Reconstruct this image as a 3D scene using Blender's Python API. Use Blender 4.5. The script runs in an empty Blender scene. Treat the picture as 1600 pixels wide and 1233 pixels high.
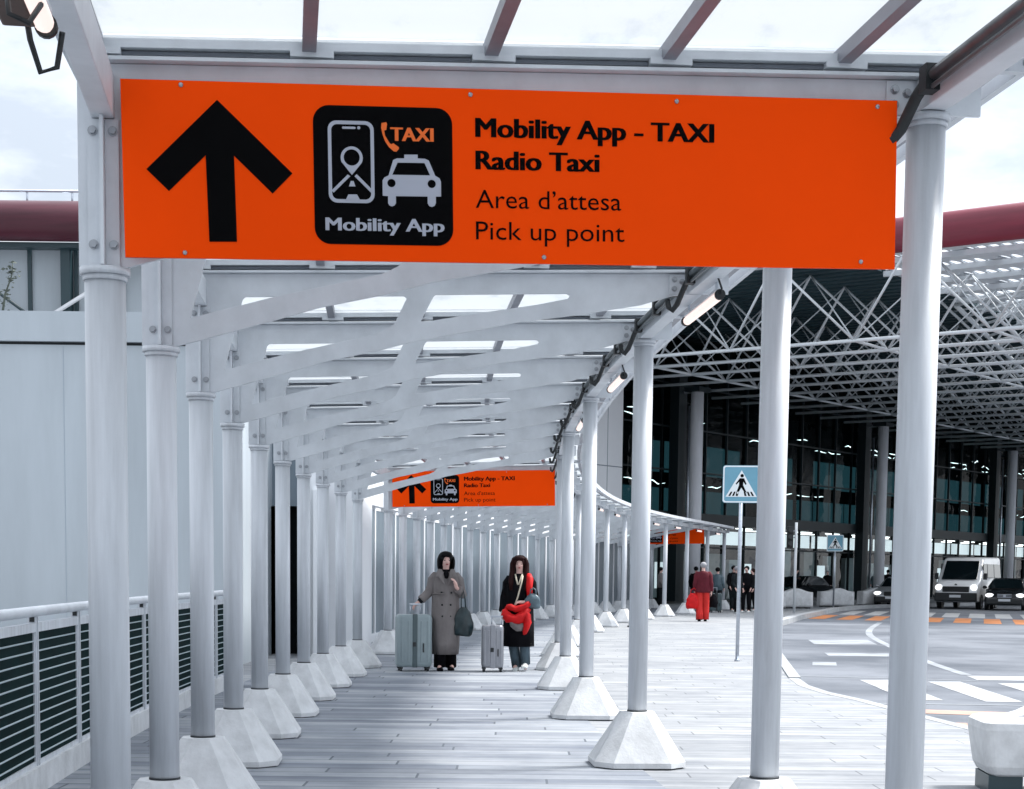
import bpy, bmesh, math, random
from mathutils import Vector, Matrix
random.seed(7)
R = math.radians
sc = bpy.context.scene
COL = sc.collection

# ------------------------------------------------------------------ camera
cam = bpy.data.cameras.new('camera')
cam.sensor_width = 36.0
cam.lens = 58.5
cam.shift_y = 0.32803
cam.clip_start = 0.05
cam.clip_end = 6000
cam_o = bpy.data.objects.new('camera', cam)
COL.objects.link(cam_o)
cam_o.location = (0, 0, 1.4)
cam_o.rotation_mode = 'XYZ'
PITCH, ROLL = 0.09464, 0.01142
_m = Matrix.Rotation(math.pi / 2 - PITCH, 4, 'X') @ Matrix.Rotation(ROLL, 4, 'Z')
cam_o.matrix_world = Matrix.Translation((0, 0, 1.4)) @ _m
sc.camera = cam_o

# ------------------------------------------------------------------ world, sun, exposure
world = bpy.data.worlds.new('World')
sc.world = world
world.use_nodes = True
nt = world.node_tree
nt.nodes.clear()
SUN_EL, SUN_ROT = R(57), R(66)
wo = nt.nodes.new('ShaderNodeOutputWorld')
bg = nt.nodes.new('ShaderNodeBackground')
sky = nt.nodes.new('ShaderNodeTexSky')
sky.sky_type = 'NISHITA'
sky.sun_disc = False
sky.sun_elevation = SUN_EL
sky.sun_rotation = SUN_ROT
tc = nt.nodes.new('ShaderNodeTexCoord')
mp = nt.nodes.new('ShaderNodeMapping')
mp.inputs['Scale'].default_value = (1.0, 1.0, 2.6)
mp.inputs['Location'].default_value = (10.2, 5.4, 3.0)
no = nt.nodes.new('ShaderNodeTexNoise')
no.inputs['Scale'].default_value = 3.2
no.inputs['Detail'].default_value = 7
no.inputs['Roughness'].default_value = 0.6
cr = nt.nodes.new('ShaderNodeValToRGB')
cr.color_ramp.elements[0].position = 0.38
cr.color_ramp.elements[0].color = (3.6, 3.95, 4.45, 1)
cr.color_ramp.elements[1].position = 0.68
cr.color_ramp.elements[1].color = (8.0, 8.2, 8.5, 1)
mx = nt.nodes.new('ShaderNodeMixRGB')
mx.inputs[0].default_value = 0.88
nt.links.new(tc.outputs['Generated'], mp.inputs[0])
nt.links.new(mp.outputs[0], no.inputs['Vector'])
nt.links.new(no.outputs['Fac'], cr.inputs[0])
nt.links.new(sky.outputs[0], mx.inputs[1])
nt.links.new(cr.outputs[0], mx.inputs[2])
# an overcast sky is brighter round the veiled sun
dt = nt.nodes.new('ShaderNodeVectorMath'); dt.operation = 'DOT_PRODUCT'
dt.inputs[1].default_value = (math.sin(SUN_ROT) * math.cos(SUN_EL), math.cos(SUN_ROT) * math.cos(SUN_EL), math.sin(SUN_EL))
mr = nt.nodes.new('ShaderNodeMapRange')
mr.inputs['From Min'].default_value = -0.6; mr.inputs['From Max'].default_value = 1.0
mr.inputs['To Min'].default_value = 0.60; mr.inputs['To Max'].default_value = 1.22
nt.links.new(tc.outputs['Generated'], dt.inputs[0])
nt.links.new(dt.outputs['Value'], mr.inputs['Value'])
ml = nt.nodes.new('ShaderNodeVectorMath'); ml.operation = 'SCALE'
# and brighter overhead than at the horizon
sp0 = nt.nodes.new('ShaderNodeSeparateXYZ'); nt.links.new(tc.outputs['Generated'], sp0.inputs[0])
mz = nt.nodes.new('ShaderNodeMapRange')
mz.inputs['From Min'].default_value = 0.05; mz.inputs['From Max'].default_value = 0.75
mz.inputs['To Min'].default_value = 0.74; mz.inputs['To Max'].default_value = 1.18
nt.links.new(sp0.outputs['Z'], mz.inputs['Value'])
mm0 = nt.nodes.new('ShaderNodeMath'); mm0.operation = 'MULTIPLY'
nt.links.new(mr.outputs[0], mm0.inputs[0]); nt.links.new(mz.outputs[0], mm0.inputs[1])
nt.links.new(mx.outputs[0], ml.inputs[0]); nt.links.new(mm0.outputs[0], ml.inputs['Scale'])
nt.links.new(ml.outputs[0], bg.inputs[0])
bg.inputs[1].default_value = 0.1
nt.links.new(bg.outputs[0], wo.inputs[0])

sun = bpy.data.lights.new('sun', 'SUN')
sun.energy = 2.5
sun.angle = R(11)
sun.color = (1.0, 0.97, 0.93)
sun_o = bpy.data.objects.new('sun', sun)
COL.objects.link(sun_o)
_d = Vector((math.sin(SUN_ROT) * math.cos(SUN_EL), math.cos(SUN_ROT) * math.cos(SUN_EL), math.sin(SUN_EL)))
sun_o.rotation_mode = 'QUATERNION'
sun_o.rotation_quaternion = _d.to_track_quat('Z', 'Y')

sc.view_settings.view_transform = 'Standard'
sc.view_settings.look = 'None'
sc.view_settings.gamma = 1.0
sc.view_settings.exposure = 1.44

# ------------------------------------------------------------------ materials
def mat(name, col, rough=0.5, spec=0.5, metal=0.0, var=0.0, vscale=(6, 6, 6), bump=0.0, bscale=60, dirt=None, emit=None, estr=0, alpha=None):
    """Principled with a noise variation of the base colour (wear, staining) and a fine bump."""
    m = bpy.data.materials.new(name)
    m.use_nodes = True
    t = m.node_tree
    b = t.nodes['Principled BSDF']
    b.inputs['Base Color'].default_value = (*col, 1)
    b.inputs['Roughness'].default_value = rough
    b.inputs['Specular IOR Level'].default_value = spec
    b.inputs['Metallic'].default_value = metal
    if emit:
        b.inputs['Emission Color'].default_value = (*emit, 1)
        b.inputs['Emission Strength'].default_value = estr
    if var or bump:
        c = t.nodes.new('ShaderNodeTexCoord')
    if var:
        g = t.nodes.new('ShaderNodeMapping')
        g.inputs['Scale'].default_value = vscale
        oi = t.nodes.new('ShaderNodeObjectInfo')
        ad = t.nodes.new('ShaderNodeVectorMath')
        ad.operation = 'ADD'
        sc2 = t.nodes.new('ShaderNodeVectorMath')
        sc2.operation = 'SCALE'
        sc2.inputs['Scale'].default_value = 0.37
        t.links.new(oi.outputs['Location'], sc2.inputs[0])
        t.links.new(c.outputs['Object'], ad.inputs[0])
        t.links.new(sc2.outputs[0], ad.inputs[1])
        t.links.new(ad.outputs[0], g.inputs[0])
        n = t.nodes.new('ShaderNodeTexNoise')
        n.inputs['Scale'].default_value = 1.0
        n.inputs['Detail'].default_value = 6
        n.inputs['Roughness'].default_value = 0.62
        t.links.new(g.outputs[0], n.inputs['Vector'])
        r = t.nodes.new('ShaderNodeValToRGB')
        r.color_ramp.elements[0].position = 0.3
        r.color_ramp.elements[1].position = 0.68
        dk = dirt if dirt else tuple(x * (1 - var) for x in col)
        r.color_ramp.elements[0].color = (*dk, 1)
        r.color_ramp.elements[1].color = (*col, 1)
        t.links.new(n.outputs['Fac'], r.inputs[0])
        t.links.new(r.outputs[0], b.inputs['Base Color'])
    if bump:
        n2 = t.nodes.new('ShaderNodeTexNoise')
        n2.inputs['Scale'].default_value = bscale
        n2.inputs['Detail'].default_value = 3
        t.links.new(c.outputs['Object'], n2.inputs['Vector'])
        bp = t.nodes.new('ShaderNodeBump')
        bp.inputs['Strength'].default_value = bump
        bp.inputs['Distance'].default_value = 0.01
        t.links.new(n2.outputs['Fac'], bp.inputs['Height'])
        t.links.new(bp.outputs[0], b.inputs['Normal'])
    return m

M = {}
M['paint'] = mat('white_steel_paint', (0.63, 0.665, 0.71), 0.42, 0.4, var=0.30, vscale=(13, 13, 0.9), bump=0.05, bscale=90)
M['truss'] = mat('white_truss_paint', (0.64, 0.675, 0.715), 0.5, 0.35, var=0.20, vscale=(3.5, 3.5, 3), bump=0.05, bscale=60)
M['concrete'] = mat('white_concrete', (0.66, 0.675, 0.69), 0.8, 0.25, var=0.26, vscale=(6, 6, 5), bump=0.25, bscale=45)
M['bolt'] = mat('galvanised_bolt', (0.35, 0.37, 0.40), 0.35, 0.5, 0.7)
M['mullion'] = mat('grey_aluminium', (0.26, 0.27, 0.31), 0.45, 0.5, 0.3, var=0.3, vscale=(3, 3, 3))
M['gasket'] = mat('dark_gasket', (0.02, 0.025, 0.03), 0.6)
M['seal'] = mat('grey_roof_seal', (0.17, 0.19, 0.22), 0.6)
M['conduit'] = mat('dark_conduit', (0.10, 0.12, 0.13), 0.4, 0.5, var=0.4, vscale=(8, 8, 8))
M['orange'] = mat('orange_vinyl', (1.0, 0.070, 0.0), 0.6, 0.06, var=0.06, vscale=(1.2, 1.2, 1.2))
M['black'] = mat('black_vinyl', (0.0015, 0.0015, 0.002), 0.7, 0.05)
M['greyvinyl'] = mat('grey_vinyl', (0.40, 0.42, 0.49), 0.5, 0.3)
M['orangevinyl'] = mat('orange_print', (0.85, 0.16, 0.03), 0.5, 0.2)
M['rubber'] = mat('black_rubber', (0.012, 0.015, 0.017), 0.55)
M['steel'] = mat('brushed_steel', (0.5, 0.54, 0.6), 0.3, 0.5, 0.8, var=0.2, vscale=(4, 4, 30))
M['lamp'] = mat('lit_tube', (0.12, 0.11, 0.11), 0.4, emit=(1.0, 0.80, 0.75), estr=0.40)
M['brown'] = mat('rusty_brown_box', (0.07, 0.035, 0.025), 0.6, var=0.5, vscale=(14, 14, 14))
M['panel'] = mat('white_cladding', (0.44, 0.49, 0.53), 0.45, 0.3, var=0.16, vscale=(1.6, 1.6, 0.22))
M['joint'] = mat('panel_joint_grey', (0.33, 0.39, 0.45), 0.5)
M['brightpanel'] = mat('bright_white_cladding', (0.78, 0.80, 0.83), 0.5, 0.3, var=0.05, vscale=(1, 1, 1))
M['teal'] = mat('dark_teal_mesh', (0.003, 0.019, 0.020), 0.7, 0.04, var=0.4, vscale=(3, 3, 9))
M['slat'] = mat('pale_slat', (0.36, 0.44, 0.48), 0.45)
M['hoard'] = mat('grey_blue_panel', (0.17, 0.215, 0.255), 0.35, 0.4, var=0.22, vscale=(2, 2, 0.7))
M['hoarddark'] = mat('dark_panel_edge', (0.02, 0.045, 0.055), 0.4)
M['darkint'] = mat('dark_interior', (0.003, 0.005, 0.006), 0.9, 0.1)
M['red'] = mat('red_fascia', (0.20, 0.018, 0.04), 0.38, 0.5, var=0.35, vscale=(0.3, 0.3, 3))
M['redshade'] = mat('weathered_red_fascia', (0.10, 0.02, 0.035), 0.4, 0.4, var=0.5, vscale=(0.25, 0.25, 3))
M['tube'] = mat('white_frame_tube', (0.60, 0.64, 0.67), 0.45, 0.4)
M['deck'] = mat('teal_grey_decking', (0.03, 0.062, 0.075), 0.6, 0.3, var=0.3, vscale=(0.4, 0.4, 0.4))
M['column'] = mat('grey_concrete_column', (0.80, 0.82, 0.87), 0.7, 0.3, var=0.2, vscale=(2, 2, 0.4), bump=0.2, bscale=12)
M['darkframe'] = mat('dark_window_frame', (0.008, 0.016, 0.02), 0.5, 0.3)
M['kiosk'] = mat('pale_interior_panel', (0.55, 0.60, 0.62), 0.6, var=0.3, vscale=(1, 1, 1))
M['blue'] = mat('blue_sign_face', (0.16, 0.36, 0.47), 0.4, 0.3, var=0.1, vscale=(4, 4, 4))
M['signwhite'] = mat('white_sign_face', (0.75, 0.80, 0.82), 0.45)
M['plate'] = mat('licence_plate', (0.6, 0.63, 0.66), 0.5)
M['carwhite'] = mat('white_car_paint', (0.80, 0.82, 0.84), 0.22, 0.6, var=0.08, vscale=(1, 1, 1))
M['carblack'] = mat('black_car_paint', (0.006, 0.008, 0.01), 0.15, 0.6)
M['carsilver'] = mat('silver_car_paint', (0.45, 0.48, 0.5), 0.25, 0.6, 0.4)
M['carglass'] = mat('car_glass', (0.004, 0.008, 0.010), 0.06, 0.6)
M['headlight'] = mat('lit_headlight', (0.9, 0.92, 0.95), 0.2, emit=(0.95, 0.97, 1.0), estr=0.55)
M['skin'] = mat('skin', (0.68, 0.44, 0.39), 0.55, 0.3, var=0.1, vscale=(10, 10, 10))
M['blackhair'] = mat('black_hair', (0.004, 0.004, 0.005), 0.6, 0.12, var=0.4, vscale=(60, 60, 6))
M['brownhair'] = mat('red_brown_hair', (0.028, 0.007, 0.007), 0.6, 0.12, var=0.7, vscale=(70, 70, 5))
M['greyhair'] = mat('grey_hair', (0.38, 0.38, 0.40), 0.7, 0.2, var=0.4, vscale=(40, 40, 40))
M['trench'] = mat('taupe_trench_coat', (0.20, 0.182, 0.180), 0.85, 0.15, var=0.3, vscale=(5, 5, 3), bump=0.3, bscale=35)
M['blackcloth'] = mat('black_wool', (0.005, 0.005, 0.007), 0.9, 0.1, var=0.3, vscale=(6, 6, 6))
M['darkcloth'] = mat('dark_cloth', (0.012, 0.016, 0.02), 0.85, 0.15, var=0.4, vscale=(6, 6, 6))
M['jeans'] = mat('blue_grey_denim', (0.09, 0.13, 0.16), 0.85, 0.15, var=0.5, vscale=(14, 14, 8))
M['redcloth'] = mat('bright_red_fabric', (0.62, 0.006, 0.008), 0.6, 0.25, var=0.35, vscale=(9, 9, 9))
M['maroon'] = mat('maroon_jacket', (0.11, 0.012, 0.022), 0.75, 0.2, var=0.35, vscale=(6, 6, 6), bump=0.3, bscale=30)
M['redtrousers'] = mat('red_trousers', (0.60, 0.035, 0.03), 0.8, 0.15, var=0.3, vscale=(8, 8, 4))
M['whiteshoe'] = mat('white_trainer', (0.6, 0.63, 0.62), 0.6)
M['case'] = mat('grey_green_case_shell', (0.25, 0.31, 0.33), 0.32, 0.5, var=0.15, vscale=(5, 5, 5))
M['caseband'] = mat('case_dark_band', (0.06, 0.09, 0.10), 0.4)
M['silvercase'] = mat('silver_case_shell', (0.30, 0.31, 0.34), 0.28, 0.5, 0.5, var=0.1, vscale=(5, 5, 5))
M['bagteal'] = mat('dark_teal_bag', (0.015, 0.035, 0.042), 0.35, 0.5, var=0.6, vscale=(14, 14, 14))
M['bagblue'] = mat('slate_bag', (0.09, 0.14, 0.17), 0.4, 0.5, var=0.3, vscale=(9, 9, 9))
M['cream'] = mat('cream_strap', (0.55, 0.5, 0.4), 0.7)
M['lips'] = mat('lips', (0.30, 0.03, 0.04), 0.45)
M['facedark'] = mat('eye_dark', (0.01, 0.008, 0.008), 0.3)
M['leaf'] = mat('dry_leaf', (0.10, 0.12, 0.10), 0.8, var=0.5, vscale=(20, 20, 20))

def opal():
    m = bpy.data.materials.new('opal_glass')
    m.use_nodes = True
    t = m.node_tree
    t.nodes.clear()
    o = t.nodes.new('ShaderNodeOutputMaterial')
    tr = t.nodes.new('ShaderNodeBsdfTranslucent')
    df = t.nodes.new('ShaderNodeBsdfDiffuse')
    gl = t.nodes.new('ShaderNodeBsdfGlossy')
    gl.inputs['Roughness'].default_value = 0.12
    c = t.nodes.new('ShaderNodeTexCoord')
    g = t.nodes.new('ShaderNodeMapping')
    g.inputs['Scale'].default_value = (0.8, 0.35, 1)
    n = t.nodes.new('ShaderNodeTexNoise')
    n.inputs['Scale'].default_value = 6
    n.inputs['Detail'].default_value = 8
    n.inputs['Roughness'].default_value = 0.7
    r = t.nodes.new('ShaderNodeValToRGB')
    r.color_ramp.elements[0].position = 0.22
    r.color_ramp.elements[0].color = (0.50, 0.53, 0.55, 1)
    r.color_ramp.elements[1].position = 0.46
    r.color_ramp.elements[1].color = (0.62, 0.64, 0.655, 1)
    t.links.new(c.outputs['Object'], g.inputs[0])
    t.links.new(g.outputs[0], n.inputs['Vector'])
    t.links.new(n.outputs['Fac'], r.inputs[0])
    t.links.new(r.outputs[0], tr.inputs[0])
    t.links.new(r.outputs[0], df.inputs[0])
    m1 = t.nodes.new('ShaderNodeMixShader')
    m1.inputs[0].default_value = 0.14
    m2 = t.nodes.new('ShaderNodeMixShader')
    m2.inputs[0].default_value = 0.05
    t.links.new(tr.outputs[0], m1.inputs[1])
    t.links.new(df.outputs[0], m1.inputs[2])
    t.links.new(m1.outputs[0], m2.inputs[1])
    t.links.new(gl.outputs[0], m2.inputs[2])
    t.links.new(m2.outputs[0], o.inputs[0])
    return m
M['opal'] = opal()

def pavers(name, c1, c2, mortar, bw, rh, rough=0.75, rot=0.0, joint=0.006, streak=(0.50, 0.53, 0.60)):
    m = bpy.data.materials.new(name)
    m.use_nodes = True
    t = m.node_tree
    b = t.nodes['Principled BSDF']
    b.inputs['Roughness'].default_value = rough
    b.inputs['Specular IOR Level'].default_value = 0.25
    c = t.nodes.new('ShaderNodeTexCoord')
    g = t.nodes.new('ShaderNodeMapping')
    g.inputs['Rotation'].default_value = (0, 0, rot)
    br = t.nodes.new('ShaderNodeTexBrick')
    br.inputs['Scale'].default_value = 1.0
    br.inputs['Brick Width'].default_value = bw
    br.inputs['Row Height'].default_value = rh
    br.inputs['Mortar Size'].default_value = joint
    br.inputs['Mortar Smooth'].default_value = 0.3
    br.inputs['Color1'].default_value = (*c1, 1)
    br.inputs['Color2'].default_value = (*c2, 1)
    br.inputs['Mortar'].default_value = (*mortar, 1)
    br.offset = 0.0
    t.links.new(c.outputs['Object'], g.inputs[0])
    sp_ = t.nodes.new('ShaderNodeSeparateXYZ'); t.links.new(g.outputs[0], sp_.inputs[0])
    dv = t.nodes.new('ShaderNodeMath'); dv.operation = 'DIVIDE'; dv.inputs[1].default_value = rh; t.links.new(sp_.outputs['Y'], dv.inputs[0])
    fl_ = t.nodes.new('ShaderNodeMath'); fl_.operation = 'FLOOR'; t.links.new(dv.outputs[0], fl_.inputs[0])
    wn = t.nodes.new('ShaderNodeTexWhiteNoise'); wn.noise_dimensions = '1D'; t.links.new(fl_.outputs[0], wn.inputs['W'])
    sm = t.nodes.new('ShaderNodeMath'); sm.operation = 'MULTIPLY_ADD'; sm.inputs[1].default_value = bw; t.links.new(wn.outputs['Value'], sm.inputs[0]); t.links.new(sp_.outputs['X'], sm.inputs[2])
    cb = t.nodes.new('ShaderNodeCombineXYZ'); t.links.new(sm.outputs[0], cb.inputs['X']); t.links.new(sp_.outputs['Y'], cb.inputs['Y'])
    t.links.new(cb.outputs[0], br.inputs['Vector'])
    n = t.nodes.new('ShaderNodeTexNoise')
    n.inputs['Scale'].default_value = 1.3
    n.inputs['Detail'].default_value = 9
    n.inputs['Roughness'].default_value = 0.68
    t.links.new(g.outputs[0], n.inputs['Vector'])
    r = t.nodes.new('ShaderNodeValToRGB')
    r.color_ramp.elements[0].position = 0.3
    r.color_ramp.elements[0].color = (0.66, 0.68, 0.72, 1)
    r.color_ramp.elements[1].position = 0.62
    r.color_ramp.elements[1].color = (1, 1, 1, 1)
    t.links.new(n.outputs['Fac'], r.inputs[0])
    # streaks that run along each course of stone
    g2 = t.nodes.new('ShaderNodeMapping')
    g2.inputs['Rotation'].default_value = (0, 0, rot)
    g2.inputs['Scale'].default_value = (0.35, 6.5, 1)
    n2 = t.nodes.new('ShaderNodeTexNoise')
    n2.inputs['Scale'].default_value = 1.0
    n2.inputs['Detail'].default_value = 4
    t.links.new(c.outputs['Object'], g2.inputs[0])
    t.links.new(g2.outputs[0], n2.inputs['Vector'])
    r2 = t.nodes.new('ShaderNodeValToRGB')
    r2.color_ramp.elements[0].position = 0.36
    r2.color_ramp.elements[0].color = (*streak, 1)
    r2.color_ramp.elements[1].position = 0.6
    r2.color_ramp.elements[1].color = (1, 1, 1, 1)
    t.links.new(n2.outputs['Fac'], r2.inputs[0])
    a = t.nodes.new('ShaderNodeMixRGB')
    a.blend_type = 'MULTIPLY'
    a.inputs[0].default_value = 1
    a2 = t.nodes.new('ShaderNodeMixRGB')
    a2.blend_type = 'MULTIPLY'
    a2.inputs[0].default_value = 1
    t.links.new(br.outputs['Color'], a.inputs[1])
    t.links.new(r.outputs[0], a.inputs[2])
    t.links.new(a.outputs[0], a2.inputs[1])
    t.links.new(r2.outputs[0], a2.inputs[2])
    t.links.new(a2.outputs[0], b.inputs['Base Color'])
    bp = t.nodes.new('ShaderNodeBump')
    bp.inputs['Strength'].default_value = 0.35
    bp.inputs['Distance'].default_value = 0.01
    t.links.new(br.outputs['Fac'], bp.inputs['Height'])
    bp.invert = True
    t.links.new(bp.outputs[0], b.inputs['Normal'])
    return m
M['pavers'] = pavers('stone_pavers', (0.355, 0.365, 0.372), (0.30, 0.31, 0.32), (0.17, 0.178, 0.19), 1.7, 0.26, joint=0.008, streak=(0.74, 0.76, 0.79))
M['shaded_planks'] = pavers('shaded_walkway_planks', (0.37, 0.388, 0.405), (0.20, 0.218, 0.25), (0.125, 0.14, 0.16), 2.4, 0.255, joint=0.010, streak=(0.74, 0.77, 0.82))

def asphalt():
    m = bpy.data.materials.new('asphalt')
    m.use_nodes = True
    t = m.node_tree
    b = t.nodes['Principled BSDF']
    b.inputs['Roughness'].default_value = 0.75
    b.inputs['Specular IOR Level'].default_value = 0.3
    c = t.nodes.new('ShaderNodeTexCoord')
    n = t.nodes.new('ShaderNodeTexNoise')
    n.inputs['Scale'].default_value = 0.22
    n.inputs['Detail'].default_value = 9
    n.inputs['Roughness'].default_value = 0.65
    r = t.nodes.new('ShaderNodeValToRGB')
    r.color_ramp.elements[0].position = 0.36
    r.color_ramp.elements[0].color = (0.065, 0.076, 0.094, 1)
    r.color_ramp.elements[1].position = 0.6
    r.color_ramp.elements[1].color = (0.165, 0.18, 0.205, 1)
    n2 = t.nodes.new('ShaderNodeTexNoise')
    n2.inputs['Scale'].default_value = 90
    n2.inputs['Detail'].default_value = 2
    bp = t.nodes.new('ShaderNodeBump')
    bp.inputs['Strength'].default_value = 0.25
    bp.inputs['Distance'].default_value = 0.01
    t.links.new(c.outputs['Object'], n.inputs['Vector'])
    t.links.new(c.outputs['Object'], n2.inputs['Vector'])
    t.links.new(n.outputs['Fac'], r.inputs[0])
    t.links.new(r.outputs[0], b.inputs['Base Color'])
    t.links.new(n2.outputs['Fac'], bp.inputs['Height'])
    t.links.new(bp.outputs[0], b.inputs['Normal'])
    return m
M['asphalt'] = asphalt()
M['roadwhite'] = mat('road_white', (0.46, 0.475, 0.49), 0.7, 0.3, var=0.45, vscale=(2, 2, 2))
M['roadworn'] = mat('road_white_worn', (0.33, 0.355, 0.385), 0.7, 0.3, var=0.5, vscale=(1.5, 1.5, 2))
M['roadorange'] = mat('road_orange', (0.56, 0.22, 0.085), 0.7, 0.3, var=0.45, vscale=(1.2, 1.2, 2))
M['roadpink'] = mat('road_pale_orange', (0.46, 0.30, 0.245), 0.7, 0.3, var=0.3, vscale=(2, 2, 2))
M['kerb'] = mat('kerb_stone', (0.38, 0.395, 0.41), 0.8, 0.25, var=0.25, vscale=(1.5, 1.5, 3))

def pane_glass(name, tint, refl, wave):
    m = bpy.data.materials.new(name)
    m.use_nodes = True
    t = m.node_tree
    t.nodes.clear()
    o = t.nodes.new('ShaderNodeOutputMaterial')
    tr = t.nodes.new('ShaderNodeBsdfTransparent')
    tr.inputs[0].default_value = (*tint, 1)
    gl = t.nodes.new('ShaderNodeBsdfGlossy')
    gl.inputs['Roughness'].default_value = 0.03
    c = t.nodes.new('ShaderNodeTexCoord')
    n = t.nodes.new('ShaderNodeTexNoise')
    n.inputs['Scale'].default_value = 0.7
    bp = t.nodes.new('ShaderNodeBump')
    bp.inputs['Strength'].default_value = 0.5
    bp.inputs['Distance'].default_value = wave
    t.links.new(c.outputs['Object'], n.inputs['Vector'])
    t.links.new(n.outputs['Fac'], bp.inputs['Height'])
    t.links.new(bp.outputs[0], gl.inputs['Normal'])
    mxs = t.nodes.new('ShaderNodeMixShader')
    mxs.inputs[0].default_value = refl
    t.links.new(tr.outputs[0], mxs.inputs[1])
    t.links.new(gl.outputs[0], mxs.inputs[2])
    t.links.new(mxs.outputs[0], o.inputs[0])
    return m
M['shop'] = pane_glass('shopfront_glass', (0.66, 0.78, 0.80), 0.12, 0.08)
M['facade'] = pane_glass('dark_tinted_glass', (0.42, 0.60, 0.63), 0.03, 0.10)
M['tealglow'] = mat('added_teal_glow', (0.02, 0.06, 0.07), 0.8, 0.1, var=0.7, vscale=(.5, .5, .25), emit=(0.008, 0.020, 0.024), estr=1.0)
M['stripglow'] = mat('strip_light_and_glow_streak', (0.9, 0.9, 0.9), emit=(1.0, 0.97, 0.95), estr=1.5)  # also glows on the reflection streaks added behind the upper glass
M['screen'] = mat('lit_white_board', (0.8, 0.8, 0.8), emit=(0.92, 0.96, 1.0), estr=0.33)

# ------------------------------------------------------------------ mesh helpers
class MB:
    """Collects shapes into one mesh."""
    def __init__(s):
        s.b = bmesh.new()

    def _add(s, verts, faces, smooth=False):
        v = [s.b.verts.new(p) for p in verts]
        for f in faces:
            try:
                fc = s.b.faces.new([v[i] for i in f])
                fc.smooth = smooth
            except ValueError:
                pass
        return v

    def box(s, c, d, rz=0, bev=0, mtx=None):
        t = bmesh.new()
        bmesh.ops.create_cube(t, size=1)
        bmesh.ops.scale(t, vec=d, verts=t.verts)
        if bev:
            bmesh.ops.bevel(t, geom=t.edges[:], offset=bev, segments=2, affect='EDGES', profile=0.6)
        mm = Matrix.Translation(c) @ (mtx if mtx else Matrix.Rotation(rz, 4, 'Z'))
        bmesh.ops.transform(t, matrix=mm, verts=t.verts)
        s.merge(t)
        return s

    def merge(s, t, smooth=None):
        idx = {}
        for v in t.verts:
            idx[v] = s.b.verts.new(v.co)
        for f in t.faces:
            try:
                n = s.b.faces.new([idx[v] for v in f.verts])
                n.smooth = f.smooth if smooth is None else smooth
            except ValueError:
                pass
        t.free()

    def tube(s, p0, p1, r, n=10, r1=None, caps=True):
        return s.path([p0, p1], [r, r if r1 is None else r1], n, caps)

    def path(s, pts, r, n=8, caps=True, flat=1.0):
        pts = [Vector(p) for p in pts]
        if not isinstance(r, (list, tuple)):
            r = [r] * len(pts)
        rings = []
        up = None
        for i, p in enumerate(pts):
            a = pts[max(i - 1, 0)]
            c = pts[min(i + 1, len(pts) - 1)]
            d = (c - a)
            if d.length < 1e-9:
                d = Vector((0, 0, 1))
            d.normalize()
            if up is None:
                up = Vector((0, 0, 1)) if abs(d.z) < 0.9 else Vector((0, 1, 0))
            x = d.cross(up)
            if x.length < 1e-6:
                x = d.cross(Vector((1, 0, 0)))
            x.normalize()
            y = x.cross(d).normalized()
            up = y
            rings.append([p + (x * math.cos(k * 2 * math.pi / n) + y * math.sin(k * 2 * math.pi / n) * flat) * r[i] for k in range(n)])
        s.rings(rings, caps)
        return s

    def rings(s, rings, caps=True, smooth=True, closed=True):
        vs = [[s.b.verts.new(p) for p in rg] for rg in rings]
        n = len(rings[0])
        for i in range(len(vs) - 1):
            for k in range(n if closed else n - 1):
                k2 = (k + 1) % n
                f = s.b.faces.new((vs[i][k], vs[i][k2], vs[i + 1][k2], vs[i + 1][k]))
                f.smooth = smooth
        if caps:
            try:
                s.b.faces.new(list(reversed(vs[0])))
                s.b.faces.new(vs[-1])
            except ValueError:
                pass
        return s

    def ell(s, c, r, u=14, v=10, mtx=None):
        t = bmesh.new()
        bmesh.ops.create_uvsphere(t, u_segments=u, v_segments=v, radius=1)
        mm = Matrix.Translation(c) @ (mtx if mtx else Matrix()) @ Matrix.Diagonal((*r, 1))
        bmesh.ops.transform(t, matrix=mm, verts=t.verts)
        s.merge(t, True)
        return s

    def quad(s, a, b, c, d):
        s._add([a, b, c, d], [(0, 1, 2, 3)])
        return s

    def prism(s, pts, z0, z1, top=None):
        """polygon in xy, extruded from z0 to z1"""
        n = len(pts)
        tp = top or pts
        v = [(x, y, z0) for x, y in pts] + [(x, y, z1) for x, y in tp]
        f = [tuple(reversed(range(n))), tuple(range(n, 2 * n))] + [(i, (i + 1) % n, n + (i + 1) % n, n + i) for i in range(n)]
        s._add(v, f)
        return s

    def mesh(s, name):
        bmesh.ops.recalc_face_normals(s.b, faces=s.b.faces)
        me = bpy.data.meshes.new(name)
        s.b.to_mesh(me)
        s.b.free()
        return me

def obj(name, me, m=None, parent=None, loc=(0, 0, 0), rz=0.0, rot=None):
    if isinstance(me, MB):
        me = me.mesh(name)
    if m is not None and len(me.materials) == 0:
        me.materials.append(M[m] if isinstance(m, str) else m)
    o = bpy.data.objects.new(name, me)
    COL.objects.link(o)
    o.location = loc
    o.rotation_euler = rot if rot else (0, 0, rz)
    if parent:
        o.parent = parent
    return o

def thing(name, label, cat, loc=(0, 0, 0), rz=0.0, group=None):
    o = bpy.data.objects.new(name, None)
    o.empty_display_size = 0.2
    COL.objects.link(o)
    o.location = loc
    o.rotation_euler = (0, 0, rz)
    return tag(o, label, cat, group)

def tag(o, label=None, cat=None, group=None, kind=None):
    if label: o['label'] = label
    if cat: o['category'] = cat
    if group: o['group'] = group
    if kind: o['kind'] = kind
    return o

def copy_tree(o, parent=None):
    c = o.copy()
    COL.objects.link(c)
    c.parent = parent
    for ch in list(o.children):
        copy_tree(ch, c)
    return c

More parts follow.
